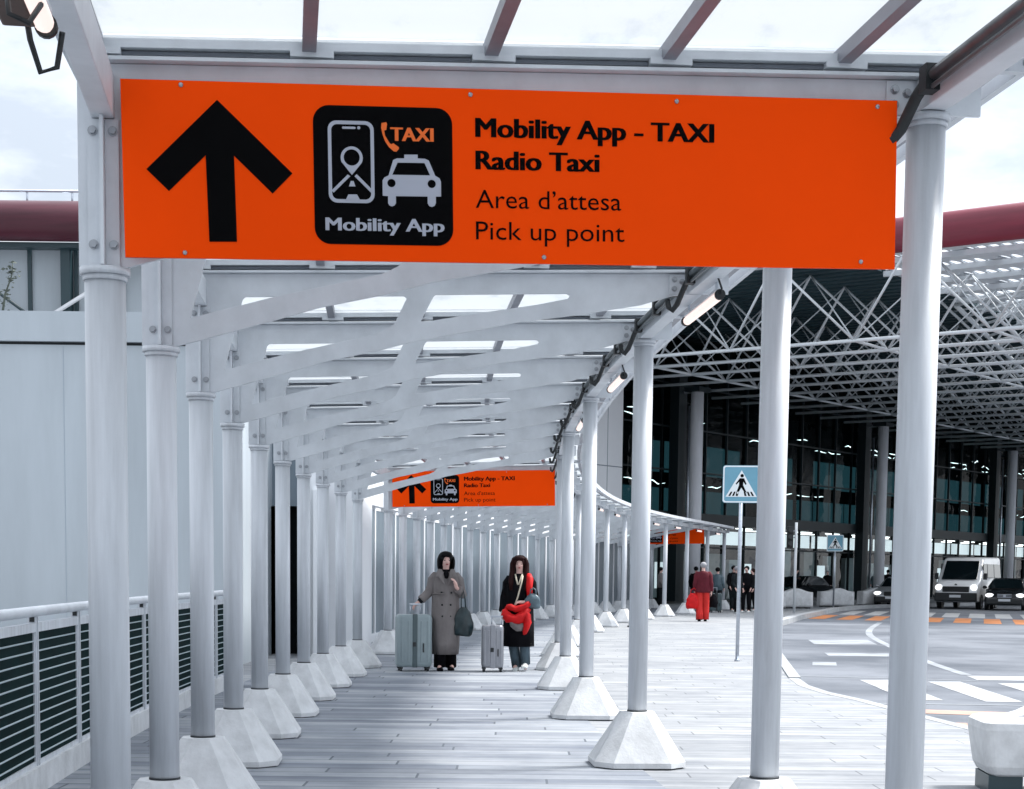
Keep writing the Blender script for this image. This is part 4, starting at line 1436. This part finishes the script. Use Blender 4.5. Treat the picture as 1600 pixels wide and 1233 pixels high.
# woman in the trench coat
W1 = dict(h=1.66, rel=(-.235, .0, 1.10), rwr=(-.375, -.03, .965), rhd=(-.5, -.1, -.35), rcurl=1.3, rpn=(.2, 0, -1),
          lel=(.235, .0, 1.075), lwr=(.135, -.175, 1.175), lhd=(-.25, -.15, .95), lcurl=1.0, lpn=(-1, .2, 0), turn=.012,
          rkn=(-.085, -.06, .46), ran=(-.08, -.03, .085), lkn=(.08, .0, .46), lan=(.085, .10, .085))
w1 = person('woman in a long taupe double breasted coat pulling a big suitcase', (-.96, 23.6), R(7), W1)
face(w1, W1)
k = W1['h'] / 1.65
m = garment([(1.415, .075, .065, 0, .01, 0), (1.395, .11, .08, 0, .01, 0), (1.365, .17, .095, 0, .01, 0), (1.33, .205, .105, 0, .01, 0), (1.25, .212, .125, 0, 0, .3), (1.12, .200, .132, 0, 0, .5), (1.0, .196, .135, 0, 0, .6),
             (.85, .200, .150, 0, 0, .8), (.62, .205, .178, 0, 0, 1), (.40, .195, .185, .0, 0, 1.2), (.235, .180, .180, 0, 0, 1.6)], k, True, .04)
sleeves(m, W1, .073, .064, .060, .80)
coat = obj('coat', m, 'trench', w1)
m = MB()
for sg in (-1, 1):
    a = [(sg * .018, -.142, 1.20), (sg * .105, -.118, 1.31), (sg * .15, -.085, 1.335), (sg * .115, -.055, 1.43), (sg * .06, -.075, 1.425), (sg * .03, -.12, 1.32)]
    pts = [Vector(p) * k for p in a]
    m._add(pts + [p + Vector((0, -.012, 0)) for p in pts], [tuple(range(6)), tuple(range(11, 5, -1))] + [(i, (i + 1) % 6, 6 + (i + 1) % 6, 6 + i) for i in range(6)])
obj('collar', m, 'trench', coat)
for sg in (-1, 1):
    for z, dx in ((1.10, .07), (.93, .06), (.77, .055)):
        m = MB(); m.ell(Vector((sg * dx, -.137 - (1.1 - z) * .02, z)) * k, (.014, .010, .014), 10, 6); obj('button', m, 'darkcloth', coat)
m = MB()
m.path([Vector(p) * k for p in ((-.20, -.05, 1.085), (-.10, -.135, 1.080), (-.03, -.146, 1.085))], .012, 6); obj('storm_flap', m, 'trench', coat)
m = MB(); m.ell(Vector((0, .0, 1.395)) * k, (.085 * k, .078 * k, .036 * k), 16, 10); m.ell(Vector((.0, -.07, 1.34)) * k, (.042 * k, .055 * k, .07 * k), 14, 8); obj('scarf', m, 'blackcloth', w1)
m = MB()
m.ell(Vector((.0, .036, 1.575)) * k, (.112 * k, .108 * k, .105 * k), 20, 14)
m.ell(Vector((.0, -.045, 1.634)) * k, (.084 * k, .066 * k, .040 * k), 16, 10)
for sg in (-1, 1): m.ell(Vector((sg * .102 + .004, .020, 1.51)) * k, (.026 * k, .066 * k, .098 * k), 14, 12)
m.ell(Vector((0, .05, 1.47)) * k, (.10 * k, .07 * k, .12 * k), 14, 10)
obj('hair', m, 'blackhair', w1)
trousers(W1, 'blackcloth', w1, (.085, .075, .085))
shoes(W1, 'blackcloth', w1)

# woman in the black coat
W2 = dict(h=1.62, rel=(-.215, .03, 1.07), rwr=(-.235, -.05, .84), rhd=(.1, -.1, -1), rcurl=1.2, rpn=(1, 0, 0),
          lel=(.225, .02, 1.07), lwr=(.10, -.19, 1.0), lhd=(-1, -.2, .05), lcurl=.9, lpn=(0, .3, -1), turn=.012,
          rkn=(-.085, -.03, .47), ran=(-.03, .02, .085), lkn=(.09, -.08, .48), lan=(.105, -.02, .13))
w2 = person('woman with long reddish hair in a long black coat beside a small silver suitcase', (.08, 23.75), R(-7), W2)
face(w2, W2)
k = W2['h'] / 1.65
m = garment([(1.41, .065, .06, 0, .01, 0), (1.39, .11, .08, 0, .01, 0), (1.36, .165, .09, 0, .01, 0), (1.325, .20, .105, 0, .01, 0), (1.22, .205, .12, 0, 0, .3), (1.05, .205, .13, 0, 0, .5),
             (.85, .215, .155, 0, -.01, .8), (.62, .225, .185, 0, -.02, 1), (.36, .225, .20, 0, -.02, 1.3)], k, True, .03)
sleeves(m, W2, .070, .064, .058, .90)
obj('coat', m, 'blackcloth', w2)
m = MB(); m.path([Vector(p) * k for p in ((.06, -.09, 1.38), (.045, -.135, 1.27), (.0, -.150, 1.08), (-.05, -.155, .93))], .012, 8); obj('bag_strap', m, 'cream', w2)
m = MB()
for sg in (-1, 1): m.path([Vector(p) * k for p in ((sg * .05, -.07, 1.40), (sg * .03, -.115, 1.33), (sg * .005, -.128, 1.25))], .012, 6)
obj('neckline', m, 'cream', w2)
m = MB(); m.path([Vector(p) * k for p in ((.135, -.03, 1.385), (.165, -.09, 1.33), (.16, -.125, 1.22), (.175, -.14, 1.05))], [.045, .05, .048, .04], 10); obj('scarf', m, 'redcloth', w2)
m = MB()
m.ell(Vector((0, .034, 1.578)) * k, (.104 * k, .108 * k, .102 * k), 20, 14)
m.ell(Vector((0, -.050, 1.630)) * k, (.082 * k, .062 * k, .036 * k), 16, 10)
for sg in (-1, 1):
    m.path([Vector(p) * k for p in ((sg * .03, .02, 1.655), (sg * .082, .0, 1.615), (sg * .104, .0, 1.55), (sg * .106, -.015, 1.43), (sg * .112, -.080, 1.30), (sg * .105, -.105, 1.17))], [.026, .034, .036, .038, .042, .020], 12)
m.path([Vector(p) * k for p in ((0, .07, 1.60), (0, .095, 1.45), (0, .125, 1.28), (0, .14, 1.12))], [.08, .09, .09, .05], 12)
obj('hair', m, 'brownhair', w2)
trousers(W2, 'jeans', w2, (.095, .08, .07))
shoes(W2, 'whiteshoe', w2)

# man seen from behind
P3 = dict(h=1.78, rel=(-.215, .03, 1.05), rwr=(-.235, -.02, .83), lel=(.215, .03, 1.05), lwr=(.225, -.02, .82), broad=1.08,
          rkn=(-.09, -.06, .47), ran=(-.085, -.04, .085), lkn=(.09, .0, .47), lan=(.085, .08, .085))
w3 = person('grey haired man in a maroon jacket and red trousers walking away', (5.68, 50.1), R(176), P3)
k = P3['h'] / 1.65
m = garment([(1.40, .07, .07, 0, .01, 0), (1.375, .12, .09, 0, .01, 0), (1.33, .215, .115, 0, .01, 0), (1.2, .225, .14, 0, 0, .4), (1.02, .215, .145, 0, 0, .7), (.86, .225, .15, 0, 0, .9), (.80, .21, .14, 0, 0, 1)], k, True, .03)
sleeves(m, P3, .078, .068, .056, .92)
obj('jacket', m, 'maroon', w3)
m = MB(); m.ell(Vector((0, .015, 1.565)) * k, (.09 * k, .10 * k, .085 * k), 16, 12); obj('hair', m, 'greyhair', w3)
trousers(P3, 'redtrousers', w3, (.105, .095, .10)); shoes(P3, 'blackcloth', w3)

def simple_person(label, loc, rz, top, legs, hair, h=1.7, lean=0.0, group='travellers outside the terminal', longc=.80, arm=0):
    P = dict(h=h, rel=(-.22, .0, 1.06), rwr=(-.2 + .1 * arm, -.12 - .05 * arm, .88 + .15 * arm), lel=(.22, .0, 1.06), lwr=(.2, -.1, .86),
             rkn=(-.09, -.05, .47), ran=(-.09, -.06 + lean, .085), lkn=(.09, .0, .47), lan=(.09, .09 - lean, .085))
    o = person(label, loc, rz, P, group)
    k = h / 1.65
    m = garment([(1.41, .06, .06, 0, .01, 0), (1.38, .11, .085, 0, .01, 0), (1.33, .205, .11, 0, .01, 0), (1.2, .21, .135, 0, 0, .4), (1.02, .20, .14, 0, 0, .7), (longc, .215, .145, 0, 0, 1)], k, True, .03)
    sleeves(m, P, .075, .064, .055, .9)
    obj('jacket', m, top, o)
    m = MB(); m.ell(Vector((0, .015, 1.57)) * k, (.092 * k, .102 * k, .088 * k), 14, 10); obj('hair', m, hair, o)
    trousers(P, legs, o); shoes(P, 'whiteshoe', o)
    return o
simple_person('person in a dark coat with pale shoes standing behind the near sign pole', (8.15, 61.0), R(40), 'darkcloth', 'blackcloth', 'greyhair', 1.72, longc=.55)
simple_person('person in black with pale face walking just right of the sign pole', (8.75, 62.8), R(-25), 'blackcloth', 'blackcloth', 'blackhair', 1.74, arm=1)
simple_person('person in a slate jacket between the red trousered man and the sign pole', (7.75, 63.5), R(150), 'bagblue', 'darkcloth', 'blackhair', 1.68)
simple_person('person in a dark jacket with pale hair near the glass doors behind the dark car', (20.4, 98.5), R(15), 'darkcloth', 'blackcloth', 'greyhair', 1.75)
simple_person('person in a slate jacket near the glass doors behind the dark car', (21.5, 99.5), R(-30), 'bagblue', 'blackcloth', 'blackhair', 1.7)
simple_person('tall person all in black near the glass doors behind the dark car', (22.6, 101.0), R(190), 'blackcloth', 'blackcloth', 'blackhair', 1.82)
simple_person('person in a grey coat by the shopfront left of the tall distant concrete column', (6.3, 71.5), R(80), 'trench', 'darkcloth', 'blackhair', 1.7)

for k, (x, y, rz, tp, lg, hr, h_, lab) in enumerate((
    (8.5, 64.6, 20, 'blackcloth', 'darkcloth', 'blackhair', 1.76, 'tall person in black at the back of the group by the sign pole'),
    (9.35, 65.4, -60, 'darkcloth', 'blackcloth', 'brownhair', 1.66, 'brown haired person in a dark coat right of the group by the pole'),
    (7.3, 67.0, 170, 'blackcloth', 'jeans', 'blackhair', 1.72, 'person in a black jacket and jeans behind the red trousered man'),
    (5.6, 74.3, 30, 'blackcloth', 'darkcloth', 'blackhair', 1.75, 'person in black before the dark doors left of the first distant concrete column'),
    (13.6, 80.5, 60, 'darkcloth', 'blackcloth', 'blackhair', 1.74, 'person in dark clothes between the signal pole and small crossing sign'),
    (16.9, 90.0, -20, 'blackcloth', 'darkcloth', 'greyhair', 1.7, 'pale haired person in black right of the small crossing sign'),
    (23.4, 100.0, 20, 'darkcloth', 'blackcloth', 'brownhair', 1.7, 'brown haired person in dark clothes rightmost near the distant glass doors'))):
    simple_person(lab, (x, y), R(rz), tp, lg, hr, h_, arm=k % 2)

from mathutils import noise as mnoise
def crumple(m, amp, sc_):
    bmesh.ops.subdivide_edges(m.b, edges=m.b.edges[:], cuts=1, use_grid_fill=True, smooth=.6)
    m.b.normal_update()
    for v in m.b.verts:
        p = v.co * sc_
        v.co += v.normal * amp * (mnoise.noise(p) + .6 * abs(mnoise.noise(p * 2.3 + Vector((3, 1, 7)))))
    for f in m.b.faces: f.smooth = True
    return m

# ================================================================== LUGGAGE
def suitcase(label, loc, rz, w, d, h, shell, band, hx=0.0, hh=.25):
    t = thing('suitcase', label, 'suitcase', (*loc, 0), rz)
    m = MB()
    def rr_(z, sc_): 
        out = []
        for x, y in rrect(-w / 2 * sc_, -d / 2 * sc_, w / 2 * sc_, d / 2 * sc_, min(w, d) * .24 * sc_, 4): out.append(Vector((x, y, z)))
        return out
    b0 = .065
    m.rings([rr_(b0, .90), rr_(b0 + .015, .965), rr_(b0 + .045, 1.0), rr_(h - .05, 1.0), rr_(h - .018, .965), rr_(h, .88)])
    s_ = obj('shell', m, shell, t)
    m = MB()
    for k in range(5):
        x = -w * .36 + w * .18 * k
        m.box((x, -d / 2 - .001, h * .53), (.022, .012, h * .72), bev=.004)
    tag(obj('ribs', m, shell, s_), kind='stuff')
    m = MB(); m.box((0, 0, b0 + (h - b0) * .5), (.07, d + .016, h - b0 + .012), bev=.01); obj('strap', m, band, s_)
    m = MB(); m.box((w * .24, -d / 2 - .010, h * .42), (.014, .016, h * .16), bev=.004); obj('side_handle', m, 'rubber', s_)
    m = MB(); m.box((-.01, -d / 2 - .013, h * .48), (.045, .012, .06)); obj('buckle', m, 'rubber', s_)
    for sx in (-1, 1):
        for sy in (-1, 1):
            m = MB(); m.tube((sx * w * .38 - .014, sy * d * .33, .030), (sx * w * .38 + .014, sy * d * .33, .030), .030, 12); m.box((sx * w * .38, sy * d * .33, .055), (.05, .05, .03)); obj('wheel', m, 'rubber', t)
    m = MB()
    for sx in (-.07, .07): m.tube((hx + sx, d * .18, h - .02), (hx + sx, d * .18, h + hh), .009, 8)
    m.box((hx, d * .18, h + hh), (.17, .026, .026), bev=.006); obj('pull_handle', m, 'steel', t)
suitcase('large grey green hard shell suitcase with a dark strap held by the woman in taupe', (-1.40, 23.42), R(12), .50, .30, .80, 'case', 'caseband', .03, .14)
suitcase('small silver ribbed cabin suitcase held by the woman in black', (-.29, 23.42), R(4), .31, .24, .66, 'silvercase', 'silvercase', .06, .12)

def bag(label, loc, rz, w, d, h, m_, strap=None, cat='bag', name='handbag'):
    t = thing(name, label, cat, loc, rz)
    b_ = MB()
    b_.rings([ring(z * h, w / 2 * a, d / 2 * c, 0, 0, 20, .05, z * 5, 5) for z, a, c in ((0, .72, .6), (.06, .92, .9), (.3, 1.0, 1.0), (.6, .9, .9), (.85, .62, .62), (1, .35, .30))])
    obj('body', crumple(b_, .02, 9), m_, t)
    s_ = MB()
    s_.path(strap or [(-w * .2, 0, h * .93), (-w * .12, 0, h * 1.3), (w * .05, 0, h * 1.42), (w * .18, 0, h * 1.28), (w * .2, 0, h * .93)], .011, 8)
    obj('strap', s_, m_, t)
    return t
bag('dark teal patterned tote bag hanging at the hip of the woman in taupe', (-.70, 23.50, .50), R(8), .27, .12, .40, 'bagteal', [(-.035, 0, .36), (-.035, .0, .52), (-.01, .02, .66), (.02, 0, .52), (.03, 0, .36)])
bag('slate grey shoulder bag under the left arm of the woman in black', (.27, 23.56, .90), R(-10), .23, .12, .20, 'bagblue')
t = thing('red_bundle', 'bright red folded jacket carried at the waist of the woman in black', 'jacket', (.06, 23.54, .66))
m = MB()
m.path([(-.19, .0, .22), (-.175, -.02, .16), (-.12, -.05, .11), (-.04, -.06, .085), (.04, -.055, .11), (.10, -.04, .17), (.16, -.02, .24)], [.035, .066, .078, .074, .078, .066, .04], 16)
m.path([(-.17, .0, .26), (-.10, -.02, .25), (-.02, -.04, .22), (.06, -.05, .24), (.13, -.03, .29), (.16, -.01, .31)], [.03, .05, .055, .05, .046, .03], 16)
m.path([(.09, -.03, .20), (.13, -.05, .13), (.15, -.055, .04), (.13, -.06, -.04), (.10, -.055, -.10), (.085, -.05, -.13)], [.05, .062, .056, .048, .034, .012], 16)
obj('cloth', crumple(m, .022, 14), 'redcloth', t)
m = MB(); m.ell((.0, -.035, .01), (.105, .045, .085), 20, 14)
obj('lining', crumple(m, .03, 13), 'trench', t)
m = MB()
m.path([Vector(W1['rel']).lerp(Vector(W1['rwr']), f) * (W1['h'] / 1.65) for f in (.70, .85, 1.0)], [.046, .044, .036], 12)
obj('undersleeve', m, 'darkcloth', w1)
t = bag('bright red shopping bag in the hand of the man in maroon', (5.38, 50.05, .38), R(6), .42, .22, .46, 'redcloth', [(-.09, 0, .42), (-.06, 0, .56), (.03, 0, .62), (.09, 0, .54), (.08, 0, .42)])
bag('black holdall at the right side of the man in maroon', (6.03, 50.3, .42), R(-8), .26, .18, .40, 'blackcloth')
for p, lab, mt in (((7.05, 62.2), 'pale patterned suitcase standing behind the red trousered man', 'kiosk'), ((7.5, 62.0), 'dark slate suitcase standing left of the sign pole', 'caseband')):
    suitcase(lab, p, R(15), .46, .28, .72, mt, 'rubber', 0, .2)

# ================================================================== VEHICLES (front towards local -y)
def wheel(parent, x, y, r, w):
    m = MB(); m.tube((x - w / 2, y, r), (x + w / 2, y, r), r, 24); o = obj('wheel', m, 'rubber', parent)
    sx = 1 if x > 0 else -1
    m = MB(); m.tube((x + sx * (w / 2 - .02), y, r), (x + sx * (w / 2 + .008), y, r), r * .62, 20, r * .55); obj('rim', m, 'steel', o)

def hull(prof, W, taper):
    """closed side outline (y,z) swept across the width; taper(y,z) -> half-width factor"""
    m = MB()
    secs = []
    for f in (-1, -.9, -.6, 0, .6, .9, 1):
        row = []
        cy = sum(p[0] for p in prof) / len(prof); cz = sum(p[1] for p in prof) / len(prof)
        sh = 1.0 if abs(f) < .95 else .965
        for y, z in prof:
            row.append(Vector((f * W / 2 * taper(y, z), cy + (y - cy) * (1 - .025 * f * f) * sh, cz + (z - cz) * (1 - .012 * f * f) * sh)))
        secs.append(row)
    m.rings(secs, True, True)
    return m

def minibus(label, loc, rz):
    t = thing('minibus', label, 'van', (*loc, RZ), rz)
    L, W = 5.6, 2.06
    prof = [(0.02, .42), (-.0, .62), (.03, .98), (.12, 1.10), (.75, 1.34), (1.55, 2.28), (1.85, 2.40), (5.3, 2.46), (5.5, 2.36), (5.58, 1.2), (5.56, .45), (5.4, .34), (.2, .32)]
    tp = lambda y, z: (1 - .10 * max(0, (z - 1.15) / 1.3)) * (1 - .10 * max(0, 1 - y / .5))
    obj('body', hull(prof, W, tp), 'carwhite', t)
    m = MB()
    m._add([(-.80, .73, 1.375), (.80, .73, 1.375), (.76, 1.47, 2.235), (-.76, 1.47, 2.235), (-.80, .70, 1.385), (.80, .70, 1.385), (.76, 1.43, 2.245), (-.76, 1.43, 2.245)], [(0, 1, 2, 3), (4, 5, 6, 7), (0, 1, 5, 4), (1, 2, 6, 5), (2, 3, 7, 6), (3, 0, 4, 7)])
    obj('windscreen', m, 'carglass', t)
    for sg in (-1, 1):
        for y0, y1 in ((1.25, 2.05), (2.15, 3.6), (3.7, 5.2)):
            m = MB(); x = sg * W / 2 * .975
            m.box((x * .975, (y0 + y1) / 2, 1.78), (.05, y1 - y0, .66), bev=.02, mtx=Matrix.Rotation(sg * R(-4.5), 4, 'Y')); obj('side_window', m, 'carglass', t)
        m = MB(); m.ell((sg * .80, .115, 1.00), (.17, .12, .15), 14, 10); obj('headlight', m, 'headlight', t)
        m = MB(); m.box((sg * 1.12, 1.02, 1.52), (.18, .10, .30), bev=.03); obj('wing_mirror', m, 'rubber', t)
        for y in (1.0, 4.5): wheel(t, sg * .90, y, .34, .22)
    m = MB(); m.box((0, .055, .56), (1.92, .26, .40), bev=.06); obj('bumper', m, 'rubber', t)
    m = MB(); m.box((0, .045, .92), (1.22, .10, .26), bev=.03); 
    for z in (.86, .93, 1.0): m.box((0, -.012, z), (1.0, .03, .022))
    obj('grille', m, 'rubber', t)
    m = MB(); m.box((0, -.085, .60), (.52, .02, .12)); obj('number_plate', m, 'plate', t)
    m = MB()
    m._add([(0, .02, 1.19), (.10, .0, 1.10), (0, .02, 1.13), (-.10, .0, 1.10)], [(0, 1, 2, 3)]); m.box((0, .06, 1.12), (.05, .03, .05)); obj('badge', m, 'rubber', t)
    m = MB()
    for sg in (-1, 1): m.box((sg * 1.005, 3.5, .74), (.05, 2.6, .10), bev=.01)
    obj('side_moulding', m, 'rubber', t)
minibus('white passenger minibus with lit headlamps and black bumper beside the tall column', (20.45, 77.3), R(-27))

def saloon(label, loc, rz, paint, bumper='rubber', grille='steel', hatch=False):
    t = thing('parked_car', label, 'car', (*loc, RZ), rz)
    L, W = 4.6, 1.82
    prof = [(.06, .30), (.0, .45), (.04, .68), (.25, .80), (1.25, .96), (1.55, .99), (3.95, 1.00), (4.45, .95), (4.58, .7), (4.55, .38), (4.4, .26), (.2, .24)]
    tp = lambda y, z: (1 - .20 * max(0, 1 - y / .55) ** 2) * (1 - .12 * max(0, (y - 4.1) / .5) ** 2) * (1 - .06 * max(0, z - .7))
    obj('body', hull(prof, W, tp), paint, t)
    e = 4.25 if hatch else 3.95
    cab = [(1.22, .94), (1.98, 1.38), (2.5, 1.46), (3.1, 1.44), (3.55, 1.34), (e, .97)]
    tc_ = lambda y, z: .92 - .22 * max(0, (z - .95) / .5)
    obj('cabin', hull(cab, W, tc_), paint, t)
    m = MB()
    m._add([(-.74, 1.25, .985), (.74, 1.25, .985), (.60, 1.93, 1.375), (-.60, 1.93, 1.375), (-.74, 1.21, 1.0), (.74, 1.21, 1.0), (.60, 1.90, 1.392), (-.60, 1.90, 1.392)], [(0, 1, 2, 3), (4, 5, 6, 7), (0, 1, 5, 4), (1, 2, 6, 5), (2, 3, 7, 6), (3, 0, 4, 7)])
    obj('windscreen', m, 'carglass', t)
    for sg in (-1, 1):
        m = MB()
        q = [(sg * .855, 1.42, 1.02), (sg * .855, 3.6, 1.02), (sg * .70, 3.25, 1.36), (sg * .68, 2.05, 1.37)]
        m._add(q + [(x * .96, y, z) for x, y, z in q], [(0, 1, 2, 3), (4, 5, 6, 7), (0, 1, 5, 4), (1, 2, 6, 5), (2, 3, 7, 6), (3, 0, 4, 7)])
        obj('side_window', m, 'carglass', t)
        m = MB(); m.ell((sg * .66, .12, .68), (.19, .12, .095), 14, 10); obj('headlight', m, 'headlight', t)
        m = MB(); m.ell((sg * .98, 1.55, 1.03), (.11, .07, .075), 12, 8); obj('wing_mirror', m, paint, t)
        for y in (.85, 3.65): wheel(t, sg * .80, y, .32, .20)
    m = MB(); m.box((0, .06, .40), (1.62, .20, .26), bev=.06); obj('bumper', m, bumper, t)
    m = MB(); m.box((0, .02, .66), (.66, .08, .20), bev=.02)
    obj('grille', m, 'rubber', t)
    m = MB()
    for z in (.60, .66, .72): m.box((0, -.028, z), (.62, .02, .022))
    m.box((0, -.034, .66), (.11, .02, .11), bev=.01)
    obj('grille_bars', m, grille, t)
    m = MB(); m.box((0, -.052, .47), (.52, .015, .11)); obj('number_plate', m, 'plate', t)
saloon('glossy black saloon with chrome grille and lit headlamps cut by the right edge', (22.05, 75.0), R(-20), 'carblack')
saloon('silver hatchback with a dark nose half hidden behind the tall near column', (17.9, 79.2), R(-24), 'carsilver', 'rubber', 'rubber', True)
saloon('dark car with lit headlamp parked behind the thin signal pole', (12.3, 79.0), R(-40), 'carblack', 'rubber', 'rubber')
